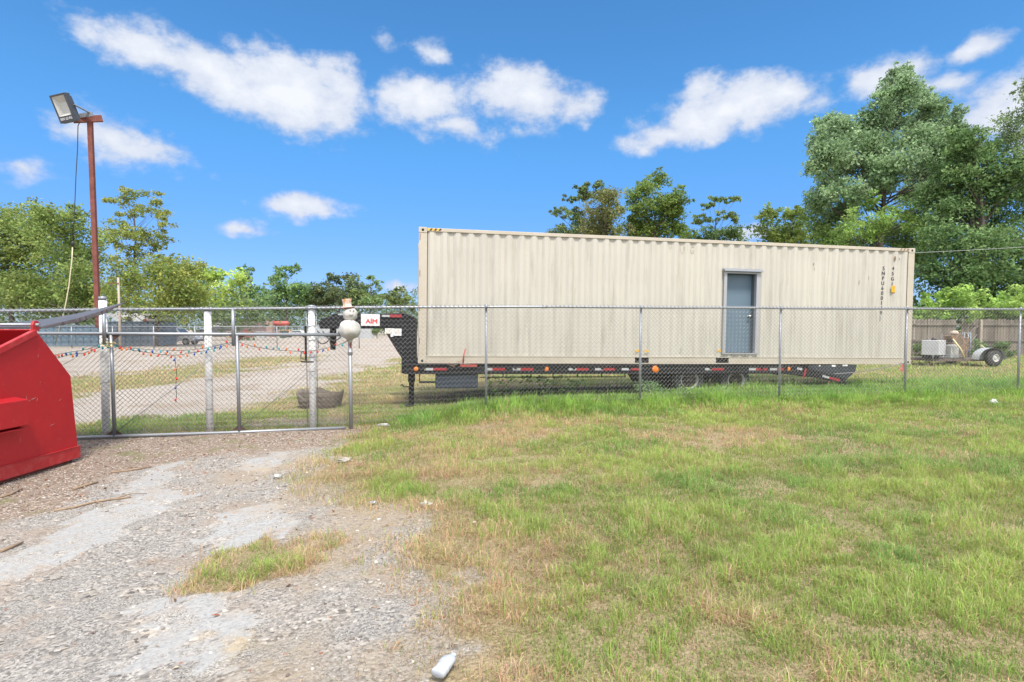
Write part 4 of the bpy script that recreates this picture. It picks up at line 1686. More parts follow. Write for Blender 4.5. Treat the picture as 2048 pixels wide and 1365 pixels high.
    xa, za = on_local(764, 630, yN - .02)
    xb, zb_ = on_local(779, 634.5, yN - .02)
    MB().box(xa, xb, yN - .028, yN - .022, zb_, za).build('white_reflector', WHR, root)
    xa, za = on_local(779.5, 629, yN - .02)
    xb, zb_ = on_local(803.5, 635.5, yN - .02)
    MB().box(xa, xb, yN - .029, yN - .022, zb_, za).build('red_reflector', REDR, root)
    xa, za = on_local(676, 627.5, yN - .02)
    xb, zb_ = on_local(690, 631, yN - .02)
    MB().box(xa, xb, yN - .028, yN - .022, zb_, za).build('white_reflector', WHR, root)
    xa, za = on_local(770, 657, yN - .02)
    xb, zb_ = on_local(787, 668, yN - .02)
    lb = MB().box(xa, xb, yN - .028, yN - .022, zb_, za)
    xc, zc = on_local(803, 672, yN - .02)
    lb.box(xb + .001, xc, yN - .027, yN - .022, zc, za - .005)
    x4, z4 = on_local(784, 674, yN - .02)
    lb.box(x4 - .03, x4 + .03, yN - .026, yN - .022, z4, zb_ - .002)
    lo = lb.build('label_plate', WHITE, root)
    ln = MB()
    for k in range(4):
        z = za - .02 - k * .028
        ln.box(xa + .02, xb - .03, yN - .0295, yN - .028, z - .009, z)
        ln.box(xb + .02, xc - .03, yN - .0285, yN - .027, z - .012, z - .003)
    ln.build('label_print', mat('label_ink', (.45, .40, .28), .7), lo)
    # landing legs
    for y0, pxa in ((.26, 823), (2.0, 0)):
        lx = on_local(823, 770, .26)[0]
        wp = MC @ Vector((lx, y0, 0))
        zg = (MCI @ Vector((wp.x, wp.y, g(wp.x, wp.y)))).z
        m = MB()
        m.box(lx - .075, lx + .075, y0, y0 + .15, -.42, -.06)
        m.box(lx - .055, lx + .055, y0 + .02, y0 + .13, zg + .03, -.40)
        m.box(lx - .11, lx + .11, y0 - .04, y0 + .19, zg - .0, zg + .03)
        lo = m.build('landing_leg', BLACK, root, bevel=.004)
        if y0 < 1:
            k = MB()
            k.tube([(lx - .05, y0 - .02, -.52), (lx - .16, y0 - .05, -.52), (lx - .20, y0 - .05, -.47), (lx - .23, y0 - .05, -.49)], .014, 6)
            k.build('crank_handle', BLACK, lo)
    # toolbox and step
    (xa, za), (xb, zb_) = on_local(872, 741, -.02), on_local(956, 777, -.02)
    tb = MB().box(xa, xb, -.02, .42, zb_, za - .055)
    to = tb.build('toolbox', TOOLB, root, bevel=.012)
    MB().box(xa - .012, xb + .012, -.035, .43, za - .052, za).build('lid', TOOLB, to, bevel=.008)
    r = MB()
    for k in range(5):
        x = xa + .1 + k * (xb - xa - .2) / 4
        r.box(x - .012, x + .012, -.032, -.02, zb_ + .02, za - .08)
    r.build('ribs', TOOLB, to)
    xs, zs = on_local(838, 765, .0)
    st = MB().box(xs, xa - .002, -.02, .06, zs - .02, zs + .02)
    st.tube([(xs + .01, .02, zs), (xs + .01, .02, -.22)], .01, 6)
    st.build('step_bar', BLACK, root)
    # wheels, dual, two axles on both sides
    for px, py in ((1378, 760), (1471, 762)):
        cx, cz = on_local(px, py, .08)
        for side in (0, 1):
            for dual in (0, 1):
                yo = (.06 + dual * .28) if side == 0 else (2.38 - dual * .28)
                sg = -1 if side == 0 else 1
                w = MB().lathe((cx, yo, cz), (0, -sg, 0), [(-.0, .215), (-.0, .25), (.0, .33), (.02, .365), (.05, .378), (.19, .378), (.22, .365), (.24, .33), (.24, .24)], 32, cap=False)
                for k in range(40):
                    a = 2 * math.pi * k / 40
                    w.obox((cx + .379 * math.cos(a), yo - sg * .12, cz + .379 * math.sin(a)), (.006 * math.cos(a), 0, .006 * math.sin(a)), (0, .07, 0), (-.013 * math.sin(a), 0, .013 * math.cos(a)))
                wo = w.build('wheel', RUBBER, root)
                if dual == 0:
                    rm = MB().lathe((cx, yo, cz), (0, -sg, 0), [(-.014, .200), (-.014, .220), (.006, .220), (.006, .196), (.05, .188)], 28, cap=False)
                    hb = MB().lathe((cx, yo, cz), (0, -sg, 0), [(.051, .187), (.13, .175), (.15, .12), (.152, .10), (.14, .05), (.02, .048), (.01, .04), (.009, .001)], 20, cap=False)
                    for k in range(8):
                        a = 2 * math.pi * k / 8
                        hb.lathe((cx + .1 * math.cos(a), yo - sg * .14, cz + .1 * math.sin(a)), (0, sg, 0), [(0, .013), (.03, .011), (.032, .001)], 6, cap=False)
                    rm.build('rim', RIMM, wo)
                    hb.build('hub', mat('dark_rusty_hub', (.10, .08, .065), .8, 0, .7, 9), wo)
    ax = MB()
    for px in (1378, 1471):
        cx, cz = on_local(px, 761, .08)
        ax.tube([(cx, .25, cz), (cx, 2.2, cz)], .06, 10)
        ax.box(cx - .36, cx + .36, .60, .76, cz + .02, cz + .08)
        ax.box(cx - .30, cx - .2, .6, .75, cz + .06, -.2)
        ax.box(cx + .2, cx + .30, .6, .75, cz + .06, -.2)
    ax.build('axle', BLACK, root)
    # mud flap ahead of the wheels, black panel added for dark frame, tyres and shade
    (xa, za), (xb, zb_) = on_local(1262, 744, .25), on_local(1288, 785, .25)
    fl = MB().prism([(xa, .1, za), (xa + .35, .1, za), (xb + .25, .1, zb_), (xb, .1, zb_)], (0, .5, 0))
    fl.build('mud_flap', RUBBER, root)
    x2, _ = on_local(1345, 760, .3)
    MB().prism([(xa + .2, .30, -.20), (x2, .30, -.20), (x2 - .06, .30, -.62), (xb + .15, .30, -.62)], (0, .1, 0)).build('dark_skirt', BLACK, root)
    # beaver tail with folded ramps
    tl = MB()
    xE2, zE2 = on_local(1690, 764, -.04)
    for y0 in (-.045, 2.36):
        tl.prism([(XE - .02, y0, -.012), (XE - .02, y0, -.225), (xE2, y0, zE2 - .06), (xE2, y0, zE2 + .09), (XE + .35, y0, -.10)], (0, .06, 0))
    tl.prism([(XE, .02, -.07), (XE, .02, -.02), (xE2, .02, zE2 + .07), (xE2, .02, zE2 + .02)], (0, 2.34, 0))
    tl.build('dovetail', BLACK, root, bevel=.004)
    xR, zR = on_local(1709, 729, .1)
    xL = on_local(1612, 730, .1)[0]
    for y0, y1 in ((.02, 1.12), (1.2, 2.36)):
        rp = MB().prism([(xL, y0, -.03), (xL + .1, y0, -.018), (xR, y0, -.018), (xR - .05, y0, -.20), (xE2 + .02, y0, zE2 + .0), (xL + .55, y0, -.36), (xL + .02, y0, -.26)], (0, y1 - y0, 0))
        rp.build('ramp', mat('worn_ramp_steel', (.022, .028, .036), .5, 0, .6, 6, (.05, .055, .06)), root, bevel=.004)
    for (pa, pb, pc, ya, yb) in ((1594, 1604, 1604, 737, 740), (1645, 1658, 1679, 752, 757)):
        xa, za = on_local(pa, ya, -.05)
        xb, zb_ = on_local(pb, yb - 1, -.05)
        MB().bar((xa, -.052, za), (xb, -.052, zb_), .006, .05).build('white_reflector', WHR, root)
        if pc > pb:
            xc, zc = on_local(pc, yb + 4, -.05)
            MB().bar((xb, -.053, zb_), (xc, -.053, zc), .006, .055).build('red_reflector', REDR, root)
    x, z = on_local(1610, 746, -.06)
    MB().bar((x + .03, -.056, z + .10), (x - .03, -.056, z - .10), .006, .05).build('red_reflector', REDR, root)
    for px, py, w, h in ((1668, 732, .10, .05), (1691, 731, .14, .045), (1630, 746, .08, .03), (1640, 732, .04, .035)):
        x, z = on_local(px, py, .0)
        MB().obox((x, .012, z), (w / 2, 0, 0), (0, .004, 0), (0, 0, h / 2)).build('pale_decal', WHITE, root)
    return root


build_trailer()


def build_tiedowns():
    # red lever binder standing on the deck edge with its chain
    (xa, za), (xb, zb_) = on_local(926, 727, -.06), on_local(931, 698, -.06)
    p = MC @ Vector((xa, -.06, za))
    root = thing('lever_binder', 'red lever load binder standing up against the front part of the container', 'load binder', mat=MC)
    MB().tube([(xa, -.06, za - .02), (xa + .01, -.06, (za + zb_) / 2), (xb, -.055, zb_)], [.018, .013, .011], 8).build('lever', mat('chipped_red_lever', (.42, .05, .04), .6, 0, .5, 20), root)
    ch = MB()
    for k in range(12):
        x = xa - .30 + k * .045
        z = za - .01 - .05 * math.sin(k * .9) * (1 if k < 6 else .3)
        a = k % 2
        ring = [(x + .028 * math.cos(t), -.075 + (.016 * math.sin(t) if a else 0), z + (0 if a else .016 * math.sin(t))) for t in [2 * math.pi * q / 10 for q in range(11)]]
        ch.tube(ring, .006, 5, cap=False)
    ch.build('chain', mat('rusty_chain', (.30, .22, .18), .7, .3, .5, 20), root)
    b = MB().box(xa - .06, xa + .30, -.085, -.055, za - .075, za - .025)
    b.build('hook', mat('chipped_red_hook', (.40, .08, .06), .6, 0, .5, 20), root)
    # sagging strap from tail to container corner, with the red flag
    (x0, z0), (x1, z1) = on_local(1668, 748, -.06), on_local(1803, 727, -.04)
    s = thing('tie_down_cable', 'thin grey cable stretched from the trailer tail to the rear corner of the container', 'cable', mat=MC)
    pts = [(x0 + (x1 - x0) * u, -.06, z0 + (z1 - z0) * u - .05 * 4 * u * (1 - u)) for u in [k / 12 for k in range(13)]]
    MB().tube(pts, .010, 6).build('cable', GALV_D, s)
    hk = MB()
    hk.tube([(x1 - .02, -.05, z1), (x1 + .06, -.05, z1 + .02), (x1 + .10, -.05, z1 - .03), (x1 + .05, -.05, z1 - .06)], .015, 6)
    hk.build('hook', GALV, s)
    f = thing('red_flag', 'small faded red warning flag hanging from the rear corner of the container', 'flag', mat=MC)
    xf, zf = on_local(1807, 727, -.05)
    n, m = 6, 7
    vs = []
    for j in range(m + 1):
        for i in range(n + 1):
            w = .05 + .17 * j / m
            vs.append((xf + (i / n - .5) * w, -.05 + .018 * math.sin(i * 2.1 + j * .6), zf - .20 * j / m))
    fs = [(j * (n + 1) + i, j * (n + 1) + i + 1, (j + 1) * (n + 1) + i + 1, (j + 1) * (n + 1) + i) for j in range(m) for i in range(n)]
    MB().add(vs, fs, True).build('cloth', mat('faded_red_cloth', (.50, .16, .13), .85, 0, .5, 15), f)


build_tiedowns()


# ---------------------------------------------------------------- dumpster
def on_x(px, py, X):
    d = ray(px, py)
    k = X / d.x
    return d.y * k, CAMZ + d.z * k


def build_dumpster():
    X0 = -5.84
    W = 1.83
    X1 = X0 - W
    y1, zb1 = on_x(158, 921, X0)
    y2, z2 = on_x(141, 752, X0)
    y3, z3 = on_x(70, 659, X0)
    y4, z4 = on_x(0, 694, X0)
    yF = y1 - 1.78
    sl = (z4 - z3) / (y4 - y3)
    z5 = z3 + sl * (yF - y3)
    zb = g(X0, y1) + .045
    root = thing('dumpster', 'bright red front load steel dumpster cut off by the left edge of the picture', 'dumpster', (X0, y1 - .9, zb))
    prof = [(y1, zb), (y2, z2), (y3, z3), (yF, z5), (yF, zb)]
    for x, sg in ((X0, -1), (X1, 1)):
        nm = MB()
        # side panel with a little oil-canning
        poly = [(x, y, z) for y, z in prof]
        nm.prism(poly, (sg * .012, 0, 0))
        so = nm.build('side_panel', RED, root, bevel=.003)
        if sg < 0:
            # a welded patch and a fork channel
            ya, za = on_x(47, 792, X0)
            _, zbm = on_x(47, 846, X0)
            f = MB()
            f.prism([(X0 + .001, yF - .05, za), (X0 + .16, yF - .05, za - .03), (X0 + .16, yF - .05, zbm - .0), (X0 + .001, yF - .05, zbm - .05)], (0, ya - yF - .06, 0))
            f.build('fork_pocket', RED, root, bevel=.004)
            d = MB().box(X0 + .002, X0 + .14, yF + .0, ya - .13, zbm - .05, zbm - .035)
            d.build('pocket_shadow_plate', RED, root)
    b = MB()
    t = .012
    b.prism([(X0 - .0125, y1 - t, zb), (X0 - .0125, y1, zb), (X0 - .0125, y2, z2), (X0 - .0125, y2 - t, z2)], (-W + .025, 0, 0))
    b.prism([(X0 - .0125, y2 - t, z2 + .001), (X0 - .0125, y2, z2 + .001), (X0 - .0125, y3, z3), (X0 - .0125, y3 - t, z3 - .01)], (-W + .025, 0, 0))
    b.box(X1 + .0125, X0 - .0125, yF, yF + t, zb, z5)
    b.box(X1 + .0125, X0 - .0125, yF + t, y1 - t, zb + .02, zb + .035)
    b.build('body_shell', RED, root)
    # skirt band along the bottom
    ya, zs = on_x(155, 893, X0)
    k = MB()
    k.box(X0 + .001, X0 + .016, yF, y1 + .012, zb - .0, zs)
    k.box(X0 + .001, X0 + .024, yF, y1 + .014, zs, zs + .008)
    k.build('base_skirt', REDW, root, bevel=.003)
    # channel runners it stands on
    for x in (X0 - .12, X1 + .2):
        MB().box(x - .06, x + .06, yF + .05, y1 - .05, zb - .06, zb - .001).build('runner', RUST, root)
    # top rims on both sides
    for x in (X0, X1):
        m = MB()
        d = Vector((0, y3 - yF, z3 - z5)).normalized()
        m.obox(Vector((x - .0, (y3 + yF) / 2, (z3 + z5) / 2 - .035)), Vector((.028, 0, 0)), d * ((y3 - yF) / 2 / d.y), d.cross(Vector((1, 0, 0))) * .036)
        m.build('rim', REDW, root, bevel=.006)
    m = MB().box(X1 + .03, X0 - .03, yF - .03, yF + .045, z5 - .06, z5 + .01)
    m.build('rim', REDW, root, bevel=.005)
    # hinge tube and its ear
    yh, zh = on_x(71, 650, X0)
    MB().tube([(X0 + .05, yh, zh), (X1 - .05, yh, zh)], .018, 10).build('hinge_rod', GALV, root)
    e = MB()
    for x in (X0, X1):
        e.prism([(x + .012, yh - .05, zh - .075), (x + .012, yh + .045, zh - .075), (x + .012, yh + .05, zh + .02), (x + .012, yh + .02, zh + .05), (x + .012, yh - .03, zh + .045), (x + .012, yh - .055, zh)], (-.03, 0, 0))
    e.build('hinge_ear', REDW, root, bevel=.004)
    # fix children space: everything above was given in world space
    # one wide lid thrown back over the rear, its near corner warped upwards
    XL = X0 - .03
    yt, zt_ = on_x(254, 603.5, XL)
    ya, za = on_x(80, 655, XL)
    lw = 1.70
    nu, nv = 14, 14

    def lp(u, v, dz=0):
        y = ya + (yt - ya) * u - .12 * v * u
        z = za + .004 + u * ((zt_ - za - .004) * (1 - v) ** 1.35 + .055 * v) - .03 * math.sin(math.pi * u) * (1 - v) + dz
        return (XL - lw * v, y, z)
    th = lambda u: -.055 * min(1, .45 + u * 1.6) * max(.06, min(1, (1 - u) * 3.4))
    vs = [lp(i / nu, j / nv, d * th(i / nu)) for d in (0, 1) for j in range(nv + 1) for i in range(nu + 1)]
    N1 = (nu + 1) * (nv + 1)
    fs = []
    idx = lambda i, j, d: d * N1 + j * (nu + 1) + i
    for j in range(nv):
        for i in range(nu):
            fs.append((idx(i, j, 0), idx(i, j + 1, 0), idx(i + 1, j + 1, 0), idx(i + 1, j, 0)))
            fs.append((idx(i, j, 1), idx(i + 1, j, 1), idx(i + 1, j + 1, 1), idx(i, j + 1, 1)))
    for i in range(nu):
        for j in (0, nv):
            fs.append((idx(i, j, 0), idx(i + 1, j, 0), idx(i + 1, j, 1), idx(i, j, 1)))
    for j in range(nv):
        for i in (0, nu):
            fs.append((idx(i, j, 0), idx(i, j, 1), idx(i, j + 1, 1), idx(i, j + 1, 0)))
    lo1 = MB().add(vs, fs).build('lid', LID, root)
    rm = MB()
    up2 = [lp(i / 12, 0, -.004) for i in range(12)]
    lo2 = [lp(i / 12, 0, th(i / 12) * .9) for i in range(12)]
    for i in range(11):
        q = [Vector(up2[i]), Vector(up2[i + 1]), Vector(lo2[i + 1]), Vector(lo2[i])]
        rm.add([p + Vector((.008, 0, 0)) for p in q], [(0, 1, 2, 3)])
    rm.add([Vector(p) + Vector((.008, 0, 0)) for p in up2] + [Vector(p) for p in up2], [(i, i + 1, 13 + i, 12 + i) for i in range(11)])
    ro = rm.build('lid_rim', LIDRIM, lo1)
    rb = MB()
    for u in (.22, .40, .47, .66, .72, .86):
        a_, b_ = Vector(lp(u, 0)), Vector(lp(u, 0, th(u)))
        rb.obox((a_ + b_) / 2 + Vector((.010, 0, 0)), (.004, 0, 0), (0, .007, .004), (0, -.008, (a_.z - b_.z) * .5))
    rb.build('lid_ribs', LID, ro)
    # world -> local for all parts
    inv = wm(root).inverted()

    def shift(o, M_):
        o.data.transform(M_)
        for c in o.children:
            shift(c, M_)
    for c in root.children:
        shift(c, inv)
    sc = MB()
    rr = random.Random(17)
    for px, py, L_, an in ((52, 798, .10, 1.4), (58, 802, .09, .25), (66, 798, .12, .3), (50, 812, .05, .1), (74, 800, .05, 1.2), (76, 712, .05, 1.5), (80, 765, .02, 1.5), (80, 771, .02, 1.5), (40, 880, .10, 1.45), (104, 850, .10, .2), (120, 800, .06, .5)):
        y, z = on_x(px, py, X0)
        d = Vector((0, math.cos(an), math.sin(an)))
        n_ = Vector((0, -d.z, d.y))
        p = Vector((X0 + .0022, y, z))
        w = rr.uniform(.002, .005)
        sc.add([inv @ q for q in (p - d * L_ / 2, p - n_ * w, p + d * L_ / 2, p + n_ * w)], [(0, 1, 2, 3)])
    sc.build('scratches', mat('bare_scratch', (.45, .25, .24), .6, 0, .4, 30), root)
    return root


build_dumpster()


# ---------------------------------------------------------------- planter made from an old tyre
def build_planter():
    c = gp(641, 815, -.12)
    gz = g(c.x, c.y) - .02
    root = thing('tyre_planter', 'old tractor tyre turned into a wavy round planter behind the white gate post', 'planter', (c.x, c.y, gz))
    m = MB()
    S = 40
    prof = [(0.0, .40), (.06, .43), (.16, .455), (.26, .475), (.34, .49), (.36, .475), (.33, .43), (.22, .40), (.15, .38)]
    vs = []
    for j, (h, r) in enumerate(prof):
        for k in range(S):
            a = 2 * math.pi * k / S
            wv = .035 * math.sin(4 * a + .6) + .025 * math.sin(7 * a)
            hh = h * (1 + wv * 2.2) + (.05 * math.sin(a * 2 + 2.6) if h > .1 else 0) * h / .35
            rr = r * (1 + wv * (.3 + h * 1.5)) + (.008 if (k % 2 and 0 < j < 5) else 0)
            vs.append((rr * math.cos(a), rr * math.sin(a), hh))
    fs = []
    for j in range(len(prof) - 1):
        for k in range(S):
            k2 = (k + 1) % S
            fs.append((j * S + k, j * S + k2, (j + 1) * S + k2, (j + 1) * S + k))
    m.add(vs, fs, True)
    m.build('tyre_wall', mat('dusty_old_rubber', (.115, .092, .072), .9, 0, .9, 8, (.20, .165, .13), bump=.6, bscale=22), root)
    MB().lathe((0, 0, .05), (0, 0, 1), [(.0, .37), (.12, .36), (.16, .001)], 24, cap=False).build('soil', mat('planter_soil', (.14, .10, .07), .95, 0, .5, 14, bump=.6), root)
    n = 420
    a, r = rng.uniform(0, 6.28, n), .33 * np.sqrt(rng.random(n))
    P = np.stack([r * np.cos(a), r * np.sin(a), np.full(n, .18)], 1)
    col = (GREEN_A * rng.uniform(.6, 1.1, (n, 1)))
    V, q, t, C = blade_mesh(P, rng.uniform(.06, .22, n), np.full(n, .012), rng.uniform(.2, .8, n), rng.uniform(0, 6.28, n), col)
    link_mesh('weeds', np_mesh('weeds', V, [(4, q), (3, t)], GRASSM, C), root)


build_planter()


# ---------------------------------------------------------------- litter one could pick up
def build_small_things():
    clear = mat('frosted_bottle_plastic', (.43, .46, .50), .25, 0, .6, 9, (.33, .36, .41))
    a, b = gp(876, 1347, .1), gp(908, 1313, .1)
    za, zb_ = g(a.x, a.y) + .035, g(b.x, b.y) + .04
    a.z, b.z = za + .012, zb_ + .012
    root = thing('plastic_bottle', 'crushed clear plastic bottle lying in the grass at the bottom edge of the picture', 'bottle', a)
    L_ = (b - a).length
    d = (b - a).normalized()
    prof = [(0, .001), (.002, .026), (.008, .034), (.03, .038), (.05, .036), (.054, .038), (.08, .036), (.084, .034), (.088, .036), (.12, .035), (.15, .033), (.172, .024), (.188, .015), (.193, .017), (.205, .016), (.207, .001)]
    k = 1.08 * L_ / .207
    m = MB().lathe(a - d * .01, d, [(t * k, r) for t, r in prof], 22, cap=False)
    for i, v in enumerate(m.v):
        rel = v - a
        side = rel.z
        v.z = a.z + side * .66 + .007 * mnoise.noise(v * 21)
        v.x += .005 * mnoise.noise(v * 23 + Vector((5, 0, 0)))
    m.build('bottle_body', clear, root, world=True)
    MB().lathe(a + d * (.004), Vector((0.2, -.3, .9)), [(-.0, .004), (.001, .004)], 6).build('base_label', mat('blue_print', (.12, .22, .35), .5), root, world=True)
    # scraps
    wp = mat('crumpled_paper', (.50, .50, .48), .7, 0, .6, 14, (.34, .34, .32))
    for nm, lab, cat, px, py, r, sq, sd_ in (
            ('plastic_cup', 'crushed white plastic cup on the grass edge of the driveway', 'cup', 555, 957, .055, (1.15, .8, .6), 1),
            ('paper_scrap', 'torn white paper scrap lying on the dry grass to the right of the drive', 'paper scrap', 853, 1014, .055, (1.4, .9, .55), 2),
            ('foil_wrapper', 'small shiny grey wrapper in the grass left of the torn paper scrap', 'wrapper', 747, 1010, .04, (1.3, .8, .45), 3),
            ('white_stone', 'pale lumpy stone at the end of the gate near the lawn', 'stone', 690, 925, .075, (1.5, .9, .6), 4),
            ('bag_scrap', 'flattened white bag scrap in the grass below the snowman post', 'bag', 766, 856, .09, (1.5, .7, .35), 5),
            ('paper_scrap', 'white paper scrap in the tall grass by the first fence post', 'paper scrap', 943, 826, .07, (1.3, .8, .5), 6),
            ('paper_scrap', 'small white scrap on a dry spot right of the first fence post', 'paper scrap', 1080, 828, .06, (1.2, .9, .6), 7),
            ('foam_ball', 'white foam lump in the lawn near the right edge of the picture', 'foam lump', 1987, 810, .075, (1.1, 1, .8), 8)):
        p = gp(px, py, g(*gp(px, py, 0)[:2]))
        r *= .68
        p.z = g(p.x, p.y) + r * sq[2] * .45 + (.05 if py < 900 else .015)
        m = MB().sphere((0, 0, 0), r, 18, 12, sq, 1.1, 3.4, sd_ * 3.1)
        mm = STONE2 if nm == 'white_stone' else (FOIL if nm == 'foil_wrapper' else wp)
        o = m.build(nm, mm)
        o.location = p
        tag(o, lab, cat)
    stick = mat('dry_stick', (.30, .215, .14), .85, 0, .7, 12, (.16, .11, .075))
    for i, (pts, r, lab, lie) in enumerate((
            ([(146, 979), (172, 971), (196, 964)], .016, 'short pale stick beside the dumpster corner', 0),
            ([(108, 1022), (150, 1014), (190, 1003), (226, 999), (262, 996)], .011, 'long forked stick across the edge of the concrete patch', 1),
            ([(0, 1108), (22, 1099), (46, 1088)], .015, 'straight tan stick at the left edge of the picture', 0),
            ([(222, 945), (262, 941), (304, 934)], .012, 'dark twig on the brown dirt in front of the gate', 0),
            ([(-10, 997), (20, 988), (45, 976)], .014, 'dark crooked branch just below the red dumpster', 0))):
        P = []
        for px, py in pts:
            p = gp(px, py, -.12)
            p.z = g(p.x, p.y) + r * .9
            P.append(p)
        m = MB().tube(P, [r] * (len(P) - 1) + [r * .5], 7)
        if lie:
            q = P[2]
            m.tube([q, q + Vector((.12, -.08, .01)), q + Vector((.22, -.20, .0))], [r * .8, r * .6, r * .3], 6)
            q = P[3]
            m.tube([q, q + Vector((.1, .12, .02)), q + Vector((.22, .2, .0))], [r * .7, r * .5, r * .3], 6)
        o = m.build('stick', stick, origin=P[0])
        tag(o, lab, 'stick')


STONE2 = mat('pale_stone', (.38, .36, .32), .9, 0, .5, 9, bump=.4)
FOIL = mat('wrapper_foil', (.45, .48, .50), .3, .4, .4, 20)
build_small_things()

# ---------------------------------------------------------------- trees
OAKG = [(0.142, 0.232, 0.053), (0.236, 0.315, 0.079)]
YELG = [(0.226, 0.341, 0.079), (0.375, 0.429, 0.112)]
DARKG = [(0.102, 0.186, 0.07), (0.175, 0.254, 0.088)]
PINEG = [(0.123, 0.206, 0.078), (0.236, 0.283, 0.103)]
COTT = [(0.204, 0.32, 0.157), (0.364, 0.494, 0.271)]
VINE = [(0.107, 0.206, 0.071), (0.23, 0.34, 0.134)]
LIME = [(0.262, 0.425, 0.097), (0.38, 0.519, 0.164)]
SHRUB = [(0.257, 0.429, 0.103), (0.43, 0.585, 0.158)]


def leaves(blobs, L, cols, fill, sig, rs, aspect=.55, flat=0.8, per=24):
    """blobs: list of (centre, (rx,ry,rz)); returns V, quads, colours"""
    C, S, K = [], [], []
    for c, r in blobs:
        area = math.pi * (r[0] * r[2]) + math.pi * r[1] * (r[0] + r[2]) / 4
        n = int(fill * area / (L * L * aspect) * 2.6)
        m = max(3, n // per)
        d = rs.normal(0, 1, (m, 3))
        d /= np.linalg.norm(d, axis=1)[:, None]
        q = rs.random(m) ** (1 / 2.0)
        out = rs.random(m) < .16
        q = np.where(out, rs.uniform(1.0, 1.24, m), q)
        tw = np.array(c) + d * q[:, None] * np.array(r) * 0.92
        k = rs.integers(0, m, n)
        sg = (sig * 1.05 * min(r) * np.where(out, .62, 1.0))[k][:, None]
        off = np.clip(rs.normal(0, 1, (n, 3)), -1.9, 1.9) * sg * np.array([1.15, 1.15, .75])
        C.append(tw[k] + off)
        tone = rs.random(m)
        br = rs.uniform(.62, 1.3, m)
        K.append(tone[k])
        S.append(br[k])
    P = np.concatenate(C)
    tone = np.concatenate(K)
    br = np.concatenate(S)
    n = len(P)
    nr = rs.normal(0, 1, (n, 3)) + np.array([0, -0.15, flat])
    nr /= np.linalg.norm(nr, axis=1)[:, None]
    a = rs.normal(0, 1, (n, 3))
    a -= nr * (a * nr).sum(1)[:, None]
    a /= np.linalg.norm(a, axis=1)[:, None]
    b = np.cross(nr, a)
    l = (L * rs.uniform(.6, 1.35, n))[:, None] * .5
    w = l * aspect * rs.uniform(.8, 1.2, n)[:, None]
    fold = nr * (w * .35)
    V = np.stack([P - a * l, P - b * w + fold, P + a * l, P + b * w + fold], 1).reshape(-1, 3)
    q = np.arange(n)[:, None] * 4 + np.array([[0, 1, 2, 3]])
    c0, c1 = np.array(cols[0]), np.array(cols[1])
    tt = np.clip(tone + rs.normal(0, .2, n), 0, 1)[:, None]
    col = (c0 * (1 - tt) + c1 * tt) * (br * rs.uniform(.8, 1.2, n))[:, None]
    return V, q, np.repeat(col, 4, 0)


NLEAF = [0]


def px_blobs(bl, Y, rs, deep=1.0):
    out = []
    for b in bl:
        cx, cy, rx, ry = b[:4]
        k = Y / FPX
        dy = rs.uniform(-.5, .5) * (rx + ry) * k * deep
        p = at(cx, cy, Y + dy)
        out.append((p, (rx * k * 1.12, .55 * (rx + ry) * k, ry * k * 1.12)))
    return out


def tree(name, label, Y, bl, trunk, L, cols, fill=1.0, sig=.30, group=None, seed=0, cat='tree', aspect=.55, limbs=True, per=24, split=3, flat=.8, deep=1.0):
    rs = np.random.default_rng(100 + seed)
    px, pr = trunk
    blobs = px_blobs(bl, Y, rs, deep)
    # break each lump into smaller ones so that the outline is uneven
    fine = []
    for c, r in blobs:
        for k in range(split):
            d = rs.normal(0, 1, 3)
            d /= np.linalg.norm(d)
            cc = Vector(c) + Vector(d * np.array(r) * .58)
            s = rs.uniform(.42, .68)
            fine.append((cc, (r[0] * s, r[1] * s, r[2] * s)))
        fine.append((Vector(c), tuple(q * .62 for q in r)))
    base = at(px, 657, Y)
    base.z = g(base.x, base.y)
    root = thing(name, label, cat, base, group)
    top = max(c.z for c, r in blobs)
    cen = sum((c for c, r in blobs), Vector()) / len(blobs)
    tb = MB()
    tp = Vector((cen.x * .6 + base.x * .4, cen.y, top * .86))
    tr = []
    for k in range(7):
        u = k / 6
        p = base.lerp(tp, u) + Vector((math.sin(u * 5 + seed) * .02 * top, math.cos(u * 4 + seed) * .02 * top, 0)) * (u * (1 - u) * 4)
        p.z = base.z - .2 + (tp.z - base.z + .2) * u
        tr.append(p)
    pr = pr * .62
    tb.tube(tr, [pr * (1.25 if k == 0 else 1 - .72 * k / 6) for k in range(7)], 9)
    if limbs:
        for c, r in fine[::2] if len(fine) > 24 else fine:
            u = max(.2, min(.95, (c.z - r[2] * .9 - base.z) / (tp.z - base.z) * .85))
            i = min(5, int(u * 6))
            s = tr[i].lerp(tr[i + 1], u * 6 - i)
            mid = s.lerp(c, .5) + Vector((0, 0, -.05 * (c - s).length)) + Vector(rs.normal(0, .04, 3)) * (c - s).length
            r0 = pr * (1 - .72 * u) * .42
            tb.tube([s, mid, c], [r0, r0 * .6, r0 * .22], 5)
            for q in range(3):
                d = Vector(rs.normal(0, .45, 3) * np.array(r)) + c
                tb.tube([mid.lerp(c, .4 + .2 * q), d], [r0 * .3, r0 * .08], 4)
    tb.build('trunk', BARK, root, world=True)
    V, q, C = leaves(fine, L, cols, fill, sig, rs, aspect, per=per, flat=flat)
    NLEAF[0] += len(q)
    V = V - np.array(base[:])
    link_mesh('crown', np_mesh('crown', V, [(4, q)], LEAF, C), root)
    return root


